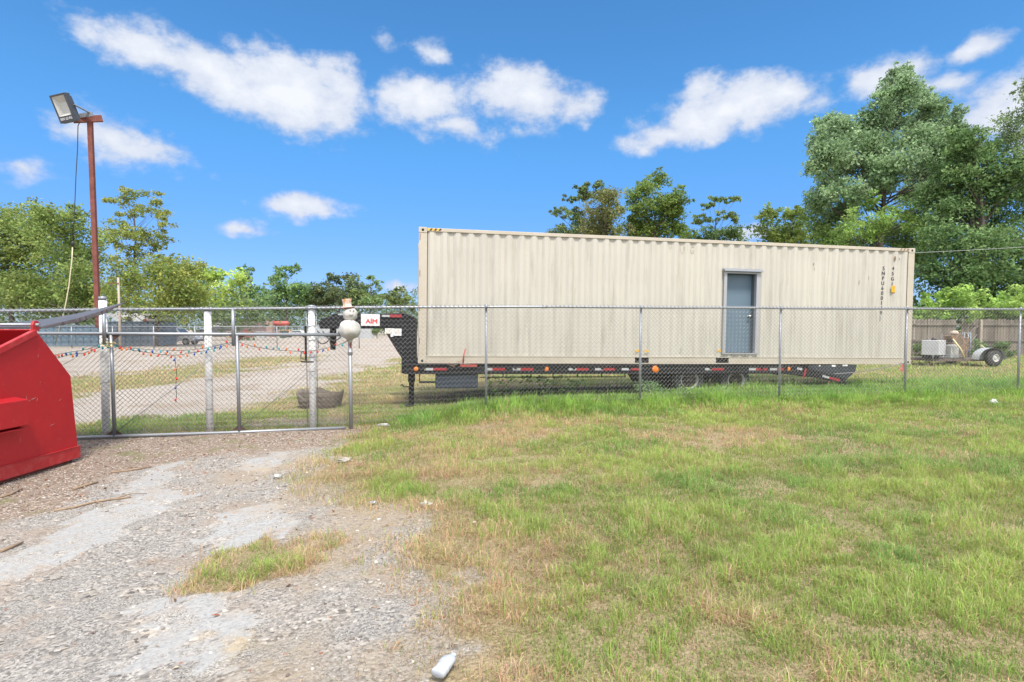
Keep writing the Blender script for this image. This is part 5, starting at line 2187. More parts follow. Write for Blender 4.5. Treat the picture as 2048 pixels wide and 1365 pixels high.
def build_trees():
    gl = 'trees along the left side of the back yard'
    tree('leafy_tree', 'broad yellow green tree at the left edge behind the dumpster', 62, [(20, 455, 70, 48), (-60, 500, 90, 90), (70, 520, 80, 60), (10, 570, 95, 60), (90, 590, 70, 45), (-40, 600, 90, 50), (60, 470, 45, 40)], (20, .5), .34, [(0.189, 0.279, 0.081), (0.333, 0.387, 0.117)], 1.0, group=gl, seed=1)
    tree('leafy_tree', 'rounded green tree seen between the hanging lead and the light pole', 58, [(115, 448, 45, 38), (160, 470, 45, 48), (120, 520, 70, 50), (170, 560, 55, 50), (110, 600, 75, 42), (185, 605, 40, 40), (85, 425, 26, 22), (150, 425, 25, 20)], (160, .42), .32, [(0.18, 0.279, 0.081), (0.315, 0.378, 0.108)], 1.0, group=gl, seed=2)
    tree('tall_thin_tree', 'tall open tree with sky showing through its crown, just right of the light pole', 66, [(265, 388, 30, 20), (222, 402, 26, 16), (315, 398, 26, 18), (285, 425, 55, 22), (235, 445, 32, 24), (325, 448, 26, 16), (272, 468, 60, 24), (318, 482, 34, 22), (232, 490, 36, 22), (280, 510, 60, 24), (335, 520, 26, 20)], (258, .34), .33, [(0.234, 0.306, 0.072), (0.369, 0.387, 0.099)], .52, .27, group=gl, seed=3, split=3)
    tree('leafy_tree', 'low spreading yellow green tree right of the tall open one', 56, [(260, 560, 50, 46), (310, 555, 50, 45), (355, 560, 48, 45), (235, 600, 45, 35), (320, 605, 70, 36), (385, 595, 40, 38), (370, 540, 26, 25)], (312, .36), .29, [(0.189, 0.279, 0.072), (0.369, 0.387, 0.099)], 1.05, group=gl, seed=4)
    gm = 'far trees beyond the gravel yard'
    for i, (nm, lb, Y, bl, tk, col) in enumerate((
            ('leafy_tree', 'pale yellow green far tree left of the grey container roof', 120, [(420, 565, 45, 26), (470, 570, 40, 28), (400, 600, 40, 30), (455, 605, 50, 28), (440, 550, 30, 14)], (430, .5), YELG),
            ('narrow_tree', 'pair of dark pointed treetops above the yellow far tree', 135, [(484, 545, 12, 18), (500, 552, 11, 18), (495, 580, 24, 24), (505, 604, 30, 28), (528, 590, 20, 20), (535, 608, 24, 22)], (494, .4), DARKG),
            ('leafy_tree', 'dark rounded far tree with the highest flat top in the gap', 128, [(578, 540, 32, 15), (545, 552, 14, 15), (562, 575, 32, 24), (600, 572, 24, 20), (556, 605, 34, 26), (598, 604, 34, 26)], (575, .5), DARKG),
            ('leafy_tree', 'greyish green far tree behind the snowman', 130, [(668, 560, 24, 16), (698, 560, 26, 14), (645, 582, 26, 22), (690, 585, 36, 22), (722, 585, 26, 24), (660, 606, 40, 24), (715, 608, 40, 24), (625, 590, 24, 20), (630, 608, 28, 22)], (680, .5), [(0.085, 0.125, 0.060), (0.150, 0.180, 0.080)]),
            ('pine_tree', 'far pine branch reaching right against the cloud', 125, [(738, 558, 12, 7), (750, 566, 12, 7), (762, 577, 9, 6), (730, 590, 26, 20), (745, 605, 30, 20)], (735, .35), PINEG),
            ('leafy_tree', 'small fan shaped far tree close to the left end of the container', 110, [(800, 590, 24, 18), (785, 606, 22, 18), (818, 606, 18, 18), (795, 578, 12, 8)], (802, .3), [(0.105, 0.145, 0.050), (0.155, 0.185, 0.070)]))):
        tree(nm, lb, Y, bl, tk, .62, [tuple(c * 1.5 for c in u) for u in col], 1.05, .30, group=gm, seed=20 + i)
    gb = 'trees rising behind the container'
    tree('pine_tree', 'pine with dark clustered pads rising behind the left half of the container roof', 62, [(1162, 372, 22, 12), (1195, 377, 26, 14), (1145, 396, 22, 10), (1125, 424, 22, 14), (1215, 392, 16, 13), (1175, 395, 34, 16), (1160, 430, 26, 14), (1135, 462, 34, 18), (1240, 420, 12, 14), (1190, 455, 46, 26)], (1168, .34), .30, PINEG, 1.3, .30, group=gb, seed=31, per=34)
    tree('leafy_tree', 'yellowish olive tree overlapping the pine behind the container', 55, [(1205, 400, 34, 24), (1222, 430, 32, 28), (1195, 445, 30, 26), (1218, 468, 42, 26)], (1208, .25), .26, [(0.20, 0.235, 0.085), (0.29, 0.295, 0.12)], 1.2, group=gb, seed=32)
    tree('leafy_tree', 'pointed oak with the highest top among those behind the container middle', 58, [(1318, 366, 22, 22), (1292, 380, 26, 22), (1345, 395, 28, 22), (1262, 395, 18, 20), (1310, 405, 50, 28), (1275, 430, 30, 22), (1345, 430, 32, 30), (1305, 455, 66, 30), (1360, 465, 34, 20), (1262, 462, 26, 18)], (1315, .42), .26, OAKG, 1.35, group=gb, seed=33)
    tree('pine_tree', 'flat topped pine with bare crooked limbs against the blue sky', 64, [(1440, 402, 26, 9), (1472, 400, 18, 8), (1418, 412, 22, 8), (1405, 436, 24, 10), (1448, 434, 34, 10), (1392, 444, 14, 7), (1470, 440, 16, 8)], (1425, .28), .26, [(0.162, 0.27, 0.09), (0.279, 0.351, 0.126)], 1.15, .34, group=gb, seed=34, per=36, split=3)
    tree('leafy_tree', 'low dark tree under the flat topped pine', 60, [(1420, 470, 44, 22), (1462, 466, 30, 18), (1385, 478, 26, 16), (1480, 480, 22, 14)], (1432, .3), .27, DARKG, 1.0, group=gb, seed=35)
    tree('leafy_tree', 'arching light green tree left of the tall cottonwood', 50, [(1530, 430, 30, 18), (1570, 428, 34, 16), (1610, 425, 28, 14), (1545, 460, 42, 28), (1600, 460, 46, 32), (1570, 490, 60, 24), (1640, 480, 40, 30)], (1580, .3), .25, [(0.189, 0.288, 0.072), (0.342, 0.414, 0.117)], .9, group=gb, seed=36)
    gr = 'tall growth on the right behind the container'
    cw = [(x_, y_, rx_ * 1.22, ry_ * 1.16) for x_, y_, rx_, ry_ in [(1803, 150, 13, 24), (1788, 178, 18, 24), (1822, 174, 17, 26), (1762, 206, 20, 24), (1800, 208, 26, 26), (1846, 200, 18, 28), (1872, 216, 16, 26), (1738, 236, 22, 26), (1778, 240, 30, 28), (1830, 240, 32, 30), (1880, 244, 24, 28), (1908, 250, 15, 26), (1924, 272, 10, 20),
          (1672, 240, 18, 22), (1650, 262, 20, 24), (1692, 262, 24, 26), (1632, 290, 16, 24), (1668, 296, 28, 28), (1716, 284, 30, 30), (1764, 286, 34, 30), (1818, 290, 36, 32), (1868, 292, 34, 30), (1902, 300, 24, 28), (1640, 330, 20, 24), (1682, 334, 32, 26), (1732, 336, 36, 28), (1790, 338, 38, 26), (1846, 338, 36, 28), (1888, 340, 26, 26),
          (1650, 372, 24, 24), (1694, 378, 30, 22), (1744, 378, 30, 18), (1826, 380, 32, 22), (1640, 405, 26, 22), (1672, 420, 28, 22), (1862, 384, 28, 22)]]
    tree('cottonwood_tree', 'tallest silvery green cottonwood with a peaked crown', 40, cw, (1768, .40), .22, COTT, 2.0, .36, group=gr, seed=41, flat=.3, per=26, split=3, deep=3.2)
    tree('leafy_tree', 'leafy tree running off the right edge high above the vines', 34, [(2035, 250, 45, 34), (2070, 200, 50, 40), (2010, 285, 40, 26), (2080, 290, 60, 50), (2055, 165, 22, 16), (2110, 340, 60, 60)], (2110, .3), .15, [(0.153, 0.243, 0.108), (0.27, 0.351, 0.171)], .62, .26, group=gr, seed=42)
    tree('vine_covered_tree', 'huge vine smothered tree filling the right edge above the board fence', 33, [(1945, 330, 50, 40), (1900, 370, 50, 40), (1990, 360, 60, 44), (2050, 400, 60, 56), (1905, 430, 60, 44), (1975, 440, 70, 50), (1880, 490, 56, 44), (1950, 510, 76, 48), (2030, 500, 70, 60), (1900, 555, 60, 40), (1985, 570, 80, 40), (1925, 310, 34, 28), (1930, 278, 38, 30), (1975, 300, 44, 34), (1895, 345, 40, 30), (1880, 400, 50, 44), (1960, 400, 60, 50), (2030, 340, 50, 40), (2080, 560, 60, 60), (1860, 560, 30, 40)], (1960, .4), .19, VINE, .78, .27, group=gr, seed=43, split=5)
    tree('leafy_tree', 'bright lime green young tree with upright shoots above the container end', 37, [(1720, 410, 22, 34), (1700, 450, 24, 34), (1745, 400, 12, 34), (1800, 430, 18, 30), (1820, 425, 10, 30), (1765, 450, 40, 34), (1680, 470, 24, 30), (1835, 455, 20, 20), (1850, 480, 14, 24)], (1732, .2), .16, LIME, .72, .26, group=gr, seed=44, flat=.2)
    tree('leafy_tree', 'dense mid green tree low behind the right end of the container roof', 43, [(1640, 440, 34, 44), (1665, 480, 46, 34), (1720, 490, 60, 30), (1800, 490, 66, 34), (1760, 460, 50, 30), (1850, 520, 40, 50), (1690, 425, 24, 24), (1840, 440, 40, 40)], (1750, .35), .19, [(0.144, 0.252, 0.072), (0.27, 0.369, 0.117)], 1.0, group=gr, seed=45)
    # bright shrubs standing in front of the boards
    gs = 'bright shrubs along the board fence'
    shr = [(1845, 610, 18, 28, 'left end of the row'), (1885, 606, 24, 32, 'second from the left end of the row'), (1925, 602, 22, 36, 'tallest, in the middle of the row'), (1962, 610, 24, 28, 'just right of the tallest'), (2005, 608, 26, 32, 'near the right fence post'), (2046, 606, 26, 34, 'cut by the right edge')]
    for i, (cx, cy, rx, ry, w) in enumerate(shr):
        tree('shrub', 'light green shrub above the board fence, ' + w, 28.2, [(cx, cy, rx, ry), (cx - rx * .4, cy + ry * .6, rx, ry * .6), (cx + rx * .3, cy + ry * .7, rx, ry * .6), (cx + rx * .1, cy - ry * .5, rx * .4, ry * .5)], (cx, .05), .17, SHRUB, .8, .30, group=gs, seed=60 + i, cat='shrub', flat=.5)
    # low growth below the boards
    for i, (cx, cy, rx, ry, lb) in enumerate(((1850, 700, 22, 18, 'dark green bush low against the boards left of the small trailer'), (1955, 705, 26, 22, 'dark green bush behind the wheel of the small trailer'), (2000, 700, 22, 16, 'dark weedy bush low against the boards right of the small trailer'))):
        tree('shrub', lb, 26.0, [(cx, cy, rx, ry), (cx + 8, cy + 8, rx, ry * .7)], (cx, .04), .15, DARKG, .8, .30, seed=70 + i, cat='shrub', group='bushes low against the boards')
    # far wood that closes the view between the trees
    rs = np.random.default_rng(5)
    bl = []
    for x in np.arange(-230, 330, 7.0):
        Y = 165 + rs.uniform(-12, 12)
        h = rs.uniform(4.0, 7.0)
        bl.append((Vector((x, Y, h * .55)), (rs.uniform(5, 8), 5, h * .75)))
    for x in np.arange(-105, -36, 3.0):
        bl.append((Vector((x, 82 + rs.uniform(-3, 3), 4.0)), (3.4, 2.5, rs.uniform(3.6, 5.4))))
    for x in np.arange(-95, -20, 4.0):
        bl.append((Vector((x, 146 + rs.uniform(-3, 3), 5.2)), (4.4, 3.5, rs.uniform(5.0, 7.6))))
    V, q, C = leaves(bl, .62, [(0.117, 0.189, 0.076), (0.216, 0.279, 0.108)], .5, .35, rs)
    o = link_mesh('far_wood', np_mesh('far_wood', V, [(4, q)], LEAF, C))
    tag(o, 'distant belt of dark woodland closing the horizon', 'woodland', kind='stuff')
    # hedge growth behind the boards and the yard on the right
    bl = []
    for x in np.arange(14, 60, 2.2):
        bl.append((Vector((x, 31 + rs.uniform(-1, 1) + (x - 14) * .1, 2.6)), (2.0, 1.3, rs.uniform(2.0, 3.2))))
    V, q, C = leaves(bl, .24, [(0.063, 0.126, 0.05), (0.135, 0.216, 0.081)], .8, .3, rs)
    o = link_mesh('undergrowth', np_mesh('undergrowth', V, [(4, q)], LEAF, C))
    tag(o, 'dark tangled undergrowth behind the board fence', 'undergrowth', kind='stuff')
    print('leaves', NLEAF[0])


build_trees()


def build_weeds():
    """broad leaved weeds by the wheels and vines hanging under the trailer"""
    rs = np.random.default_rng(8)
    bl = []
    for px, py, Y, r in ((1300, 775, 11.8, .22), (1330, 782, 11.6, .22), (1365, 788, 11.4, .2), (1285, 770, 12.0, .16), (1440, 780, 11.9, .16)):
        p = at(px, py, Y)
        bl.append((p, (r, r * .8, r * .7)))
    V, q, C = leaves(bl, .05, [(0.18, 0.306, 0.126), (0.288, 0.432, 0.198)], .9, .4, rs, .7)
    for px, py, r in ((1240, 1300, .06), (1650, 1190, .07), (1712, 1255, .06), (1290, 1120, .05), (1590, 1080, .06), (1880, 1180, .07), (1060, 980, .06), (1440, 960, .07), (1720, 930, .08), (1150, 1240, .05)):
        p = gp(px, py, .1)
        p.z = g(p.x, p.y) + .035
        bl.append((p, (r, r, r * .5)))
    bl2 = []
    for k in range(46):
        px = 975 + 190 * k / 45 + rs.normal(0, 5)
        p = MC @ Vector((on_local(px, 760, .1)[0], .1 + rs.normal(0, .05), -.30 - abs(rs.normal(0, .18))))
        bl2.append((p, (.07, .05, .09)))
    V2, q2, C2 = leaves(bl2, .045, [(0.09, 0.18, 0.054), (0.18, 0.288, 0.09)], .5, .5, rs, .6)
    me = np_mesh('weeds', np.concatenate([V, V2]), [(4, np.concatenate([q, q2 + len(V)]))], LEAF, np.concatenate([C, C2]))
    o = link_mesh('weeds', me)
    tag(o, 'broad leaved weeds round the trailer wheels, under its deck and dotted in the lawn', 'weeds', kind='stuff')


build_weeds()

# ---------------------------------------------------------------- right hand side: boards, small trailer, wire


def build_board_fence():
    Y0 = 27.0
    a = at(1790, 657, Y0)
    b = at(2160, 657, Y0 + .6)
    d = (b - a)
    n = int(d.length / .145)
    root = thing('board_fence', 'weathered grey brown wooden board fence with missing boards behind the small trailer', 'fence', (a.x, a.y, g(a.x, a.y)))
    u = Vector((d.x, d.y, 0)).normalized()
    nv = Vector((-u.y, u.x, 0))
    rr = random.Random(12)
    zt0 = CAMZ + (657 - 638.5) / FPX * Y0
    boards = MB()
    for k in range(n):
        p = a + u * (k * .145)
        z0 = g(p.x, p.y) - .05
        zt = zt0 + rr.uniform(-.05, .03)
        lean = rr.uniform(-.012, .012)
        if rr.random() < .05:
            zt = z0 + rr.uniform(.9, 1.5)
        w = .068
        t = rr.uniform(-.004, .006)
        vs = [p + u * -w + nv * t, p + u * w + nv * t, p + u * (w + lean) + nv * t, p + u * (-w + lean) + nv * t]
        for i, z in enumerate((z0, z0, zt, zt)):
            vs[i].z = z
        boards.prism(vs, nv * .018)
    boards.build('board_panel', WOODF, root, world=True)
    for zz in (zt0 - .27, zt0 - 1.05):
        m = MB().bar(a + Vector((0, 0, zz - a.z)) - nv * .04, a + u * d.length + Vector((0, 0, zz - a.z)) - nv * .04, .04, .085)
        m.build('rail', WOODF, root, world=True)
    k = 0
    for px in (1822, 1957, 2092):
        p = at(px, 657, Y0 + .25)
        z0 = g(p.x, p.y)
        m = MB().box(p.x - .055, p.x + .055, p.y - .19, p.y - .08, z0 - .2, zt0 - .02)
        m.build('post', POLEW, root, world=True, bevel=.008)
    br = MB().bar(at(1932, 673, Y0 - .3), at(1957, 651, Y0 - .15), .03, .06)
    br.build('brace', WOODF, root, world=True)


build_board_fence()


def build_utility_trailer():
    Y0 = 21.0
    k = Y0 / FPX
    o = at(1840, 740, Y0)
    o.z = g(at(1920, 740, Y0).x, Y0)
    root = thing('utility_trailer', 'small rusty utility trailer with one visible wheel, parked in front of the board fence', 'trailer', o)
    M_ = Matrix.Translation(o) @ Matrix.Rotation(R(6), 4, 'Z')
    WM[root.name] = M_
    root.matrix_world = M_
    X = lambda px: (px - 1840) * k
    Z = lambda py: (740 - py) * k
    old = mat('old_trailer_steel', (.16, .115, .09), .8, .1, .8, 6, (.07, .06, .06))
    f = MB()
    f.bar((X(1843), .7, Z(727)), (X(1930), .05, Z(728)), .06, .07)
    f.bar((X(1843), .7, Z(727)), (X(1930), 1.35, Z(728)), .06, .07)
    for yy in (.0, 1.4):
        f.box(X(1868), X(2010), yy, yy + .05, Z(730), Z(726))
    for px in (1868, 1900, 1935, 1970, 2008):
        f.box(X(px), X(px) + .05, .05, 1.4, Z(729.5), Z(726.5))
    f.box(X(1841), X(1848), .64, .76, Z(731), Z(723))
    f.build('frame', old, root, bevel=.004)
    MB().box(X(1868), X(2010), .02, 1.43, Z(726), Z(724)).build('deck', mat('grey_deck_boards', (.15, .13, .11), .85), root)
    sr = MB()
    for z in (Z(717), Z(721)):
        sr.tube([(X(1866), -.01, z), (X(1936), -.01, z)], .014, 6)
    for px in (1867, 1890, 1912, 1935):
        sr.tube([(X(px), -.01, Z(726)), (X(px), -.01, Z(716.5))], .014, 6)
    sr.build('side_bars', GALV, root)
    cx, cz, r = X(1991), Z(732), .33
    cz = max(cz, .0) + .17
    w = MB().lathe((cx, -.30, cz), (0, 1, 0), [(0, .14), (0, .22), (.02, .31), (.06, .335), (.16, .335), (.20, .30), (.22, .20)], 24, cap=False).build('wheel', RUBBER, root)
    MB().lathe((cx, -.30, cz), (0, 1, 0), [(-.004, .135), (-.004, .15), (.02, .14), (.05, .09), (.03, .06), (.02, .05), (.015, .001)], 18, cap=False).build('rim', mat('white_spoked_rim', (.5, .5, .48), .5, 0, .4, 20), w)
    MB().lathe((cx, 1.50, cz), (0, 1, 0), [(0, .19), (0, .3), (.06, .325), (.16, .325), (.2, .2)], 24, cap=False).build('wheel', RUBBER, root)
    MB().tube([(cx, -.1, cz), (cx, 1.6, cz)], .03, 8).build('axle', old, root)
    fe = MB()
    pts = [(math.cos(a), math.sin(a)) for a in [math.pi * (1.0 - q / 12) for q in range(13)]]
    vs, fs = [], []
    for (c, s) in pts:
        vs += [(cx - .18 + c * .58, -.34, cz - .05 + s * .44), (cx - .18 + c * .58, -.02, cz - .05 + s * .44)]
    for q in range(12):
        fs.append((2 * q, 2 * q + 1, 2 * q + 3, 2 * q + 2))
    fe.add(vs, fs, True)
    nn = len(fe.v)
    fe.add([(cx - .18 + c * .58, -.02, cz - .05 + s * .44) for c, s in pts] + [(cx - .18 - .58, -.02, cz - .05), (cx - .18 + .58, -.02, cz - .05)], [list(range(13))])
    fe.build('fender', mat('blue_grey_fender', (.33, .40, .45), .5, .1, .8, 4, (.42, .40, .37)), root)
    MB().lathe((X(2010) + .04, -.02, Z(727)), (0, -1, 0), [(0, .05), (.03, .045), (.035, .001)], 10).build('tail_light', REDR, root)
    # what it carries
    def w_at(px, py, y=.2):
        return M_ @ Vector((X(px), y, Z(py)))
    bx = thing('white_box', 'white sheet metal box standing on the front of the small trailer', 'box', w_at(1893, 724, .1))
    WM[bx.name] = M_ @ Matrix.Translation((X(1893), .1, Z(723.8))) @ Matrix.Rotation(R(33), 4, 'Z')
    bx.matrix_world = WM[bx.name]
    hw = (1916 - 1872) * k / 2
    hh = 30 * k
    hw *= 1.12
    m = MB().box(-hw, hw, 0, .55, .12, .12 + hh)
    m.build('cabinet', mat('white_cabinet_paint', (.46, .46, .475), .5, 0, .5, 4, (.36, .36, .38)), bx, bevel=.02)
    e = MB()
    e.box(-hw + .03, hw - .03, .02, .53, .0, .119)
    e.build('base_frame', BLACK, bx)
    t = MB()
    t.lathe((-.02, .3, .12 + hh), (0, 0, 1), [(0, .06), (.08, .06), (.10, .04)], 10)
    t.lathe((.16, .3, .12 + hh), (0, 0, 1), [(0, .09), (.05, .08), (.06, .001)], 10)
    t.build('cap', TXTB, bx)
    en = thing('scrap_engine', 'rusty brown engine block heaped on the small trailer behind the white box', 'engine', w_at(1935, 724, .5))
    WM[en.name] = M_ @ Matrix.Translation((X(1938), .5, Z(723.8)))
    en.matrix_world = WM[en.name]
    b = MB()
    b.obox((0, 0, .30), (.36, .05, 0), (-.04, .26, 0), (0, .02, .29))
    b.obox((.30, .02, .62), (.20, .03, .02), (0, .2, 0), (-.02, 0, .16))
    b.tube([(.45, -.1, .2), (.55, -.12, .6), (.42, -.1, .98)], .035, 8)
    b.obox((-.02, -.02, .72), (.24, 0, .03), (0, .18, 0), (-.03, 0, .16))
    b.lathe((-.1, -.22, .35), (0, -1, 0), [(0, .12), (.06, .12), (.06, .03)], 14)
    b.lathe((.16, -.2, .2), (0, -1, 0), [(0, .09), (.06, .09), (.06, .03)], 14)
    b.tube([(.2, 0, .5), (.3, -.05, .7), (.25, -.05, .92)], .05, 8)
    b.build('block', mat('rusty_engine', (.27, .17, .10), .8, .1, 1.0, 6, (.10, .085, .075), thr=(.4, .6), bump=.5), en, bevel=.015)
    b = MB()
    b.lathe((0, -.02, .90), (0, 0, 1), [(0, .14), (.08, .15), (.14, .10), (.16, .001)], 14)
    b.build('air_filter', mat('pale_engine_cover', (.55, .48, .40), .6, .1, .7, 9, (.35, .2, .12)), en)
    g2 = thing('grey_pump', 'grey metal pump housing between the white box and the rusty engine', 'pump', w_at(1922, 724, .35))
    WM[g2.name] = M_ @ Matrix.Translation((X(1922), .3, Z(723.8)))
    g2.matrix_world = WM[g2.name]
    b = MB()
    b.obox((.02, 0, .2), (.17, 0, 0), (0, .15, 0), (0, 0, .2))
    b.lathe((0, -.16, .42), (0, 1, 0), [(0, .11), (.3, .11)], 14)
    for dx in (-.07, .06):
        b.lathe((dx, -.165, .44), (0, -1, 0), [(0, .04), (.01, .04)], 10)
    b.build('housing', mat('grey_cast_metal', (.42, .42, .40), .6, .3, .6, 8), g2, bevel=.01)
    ck = thing('scrap_pile', 'dark heap of pipes, hoses and crates at the back of the small trailer', 'scrap pile', w_at(1950, 724, .9))
    WM[ck.name] = M_ @ Matrix.Translation((X(1945), .85, Z(723.8)))
    ck.matrix_world = WM[ck.name]
    rr = random.Random(21)
    b = MB()
    for q in range(9):
        b.obox((rr.uniform(-.5, .6), rr.uniform(-.25, .3), rr.uniform(.1, .5)), (rr.uniform(.08, .2), rr.uniform(-.03, .03), rr.uniform(-.03, .03)), (0, rr.uniform(.06, .16), 0), (rr.uniform(-.02, .02), 0, rr.uniform(.06, .16)))
    b.build('crates', mat('dark_scrap', (.09, .085, .08), .8, .1, .9, 6, (.22, .17, .12)), ck, bevel=.008)
    b = MB()
    for q in range(8):
        p = Vector((rr.uniform(-.7, .7), rr.uniform(-.3, .2), rr.uniform(.1, .4)))
        d = Vector((rr.uniform(-.5, .5), rr.uniform(-.1, .1), rr.uniform(.3, .8)))
        b.tube([p, p + d * .5 + Vector((rr.uniform(-.08, .08), 0, 0)), p + d], .018, 6)
    b.build('pipes', mat('dull_pipe', (.20, .19, .18), .6, .4, .6, 8), ck)
    rk = thing('wire_rack', 'thin blue grey wire rack standing upright on the small trailer above its fender', 'rack', w_at(1965, 724, .4))
    WM[rk.name] = M_ @ Matrix.Translation((X(1962), .4, Z(723.8)))
    rk.matrix_world = WM[rk.name]
    b = MB()
    for q in range(5):
        b.tube([(-.16 + q * .09, 0, 0), (-.17 + q * .09, .02, .98)], .012, 6)
    for z in (.3, .6, .95):
        b.tube([(-.18, .01, z), (.22, .01, z)], .012, 6)
    b.build('wires', mat('blue_grey_wire', (.33, .40, .46), .5, .3), rk)
    rp = thing('yellow_strap', 'pale yellow strap running down from the white box to the trailer side', 'strap', w_at(1916, 690, 0))
    WM[rp.name] = M_.copy()
    rp.matrix_world = M_
    MB().tube([(X(1915), .08, Z(685)), (X(1926), -.03, Z(704)), (X(1936), -.03, Z(722))], .022, 6).build('webbing', mat('yellow_webbing', (.70, .66, .36), .7), rp)
    rp2 = thing('yellow_strap', 'pale yellow strap slanting down behind the fender of the small trailer', 'strap', w_at(1988, 700, .3))
    WM[rp2.name] = M_.copy()
    rp2.matrix_world = M_
    MB().tube([(X(1983), .2, Z(697)), (X(1999), .1, Z(712))], .02, 6).build('webbing', mat('yellow_webbing', (.70, .66, .36), .7), rp2)


build_utility_trailer()


def build_wire():
    a, b = at(1826, 504, 25), at(2048, 494, 24)
    d = (b - a)
    p0, p1 = a - d * 1.6, b + d * .8
    pts = []
    for k in range(25):
        u = k / 24
        p = p0.lerp(p1, u)
        p.z -= .15 * 4 * u * (1 - u) - .10
        pts.append(p)
    m = MB().tube(pts, .007, 5)
    o = m.build('overhead_wire', mat('pale_wire', (.45, .47, .48), .5), origin=pts[0])
    tag(o, 'thin pale overhead wire crossing the trees right of the container', 'wire')


build_wire()

# ---------------------------------------------------------------- far side of the yard


def build_far_fence():
    Y0 = 50.0
    pts = []
    root = thing('yard_fence', 'far chain link fence crossing the back of the gravel yard on the left', 'fence', at(300, 695, Y0))
    zt = CAMZ + (657 - 653.3) / FPX * Y0
    x0, x1 = at(-260, 653, Y0).x, at(740, 653, Y0).x
    m = MB().tube([(x0, Y0, zt), (x1, Y0, zt)], .035, 6)
    m.build('top_rail', GALV, root, world=True)
    n = 0
    x = at(307, 653, Y0).x
    xs = [x + 3.7 * k for k in range(-10, 8)]
    for xx in xs:
        if x0 <= xx <= x1:
            MB().tube([(xx, Y0, g(xx, Y0) - .1), (xx, Y0, zt)], .045 if abs(xx - x) > .1 else .06, 6).build('post', GALV, root, world=True)
    w = MB()
    p = .17
    zb = -.05
    H = zt - zb
    k = 0
    xx = x0
    while xx < x1:
        w.tube([(xx, Y0 + .02, zb), (xx + H, Y0 + .02, zt)], .0025, 3, cap=False, smooth=False)
        w.tube([(xx, Y0 + .03, zt), (xx + H, Y0 + .03, zb)], .0025, 3, cap=False, smooth=False)
        xx += p
    w.build('chain_link_mesh', GALV_D, root, world=True)


build_far_fence()


def far_box(name, label, cat, px0, px1, ytop, Y, depth, m, ribs=0, zb=None, group=None):
    a, b = at(px0, 657, Y), at(px1, 657, Y)
    zt = CAMZ + (657 - ytop) / FPX * Y
    z0 = g((a.x + b.x) / 2, Y) if zb is None else zb
    root = thing(name, label, cat, ((a.x + b.x) / 2, Y, z0), group)
    mb = MB().box(a.x, b.x, Y, Y + depth, z0 + .1, zt)
    mb.build('body', m, root, world=True, bevel=.03)
    r = MB()
    if ribs:
        for k in range(ribs + 1):
            x = a.x + .06 + (b.x - a.x - .12) * k / ribs
            r.box(x - .05, x + .05, Y - .07, Y - .002, z0 + .15, zt - .06)
    r.box(a.x - .02, b.x + .02, Y - .09, Y - .004, zt - .05, zt + .06)
    r.box(a.x, b.x, Y - .08, Y - .004, z0, z0 + .14)
    r.build('ribs', m, root, world=True)
    return root, a, b, z0, zt


def car_profile(root, pts, width, m, Y):
    """side outline (x,z) swept across the car's width"""
    mb = MB().prism([(x, Y, z) for x, z in pts], (0, width, 0))
    return mb.build('body', m, root, world=True, bevel=.05)


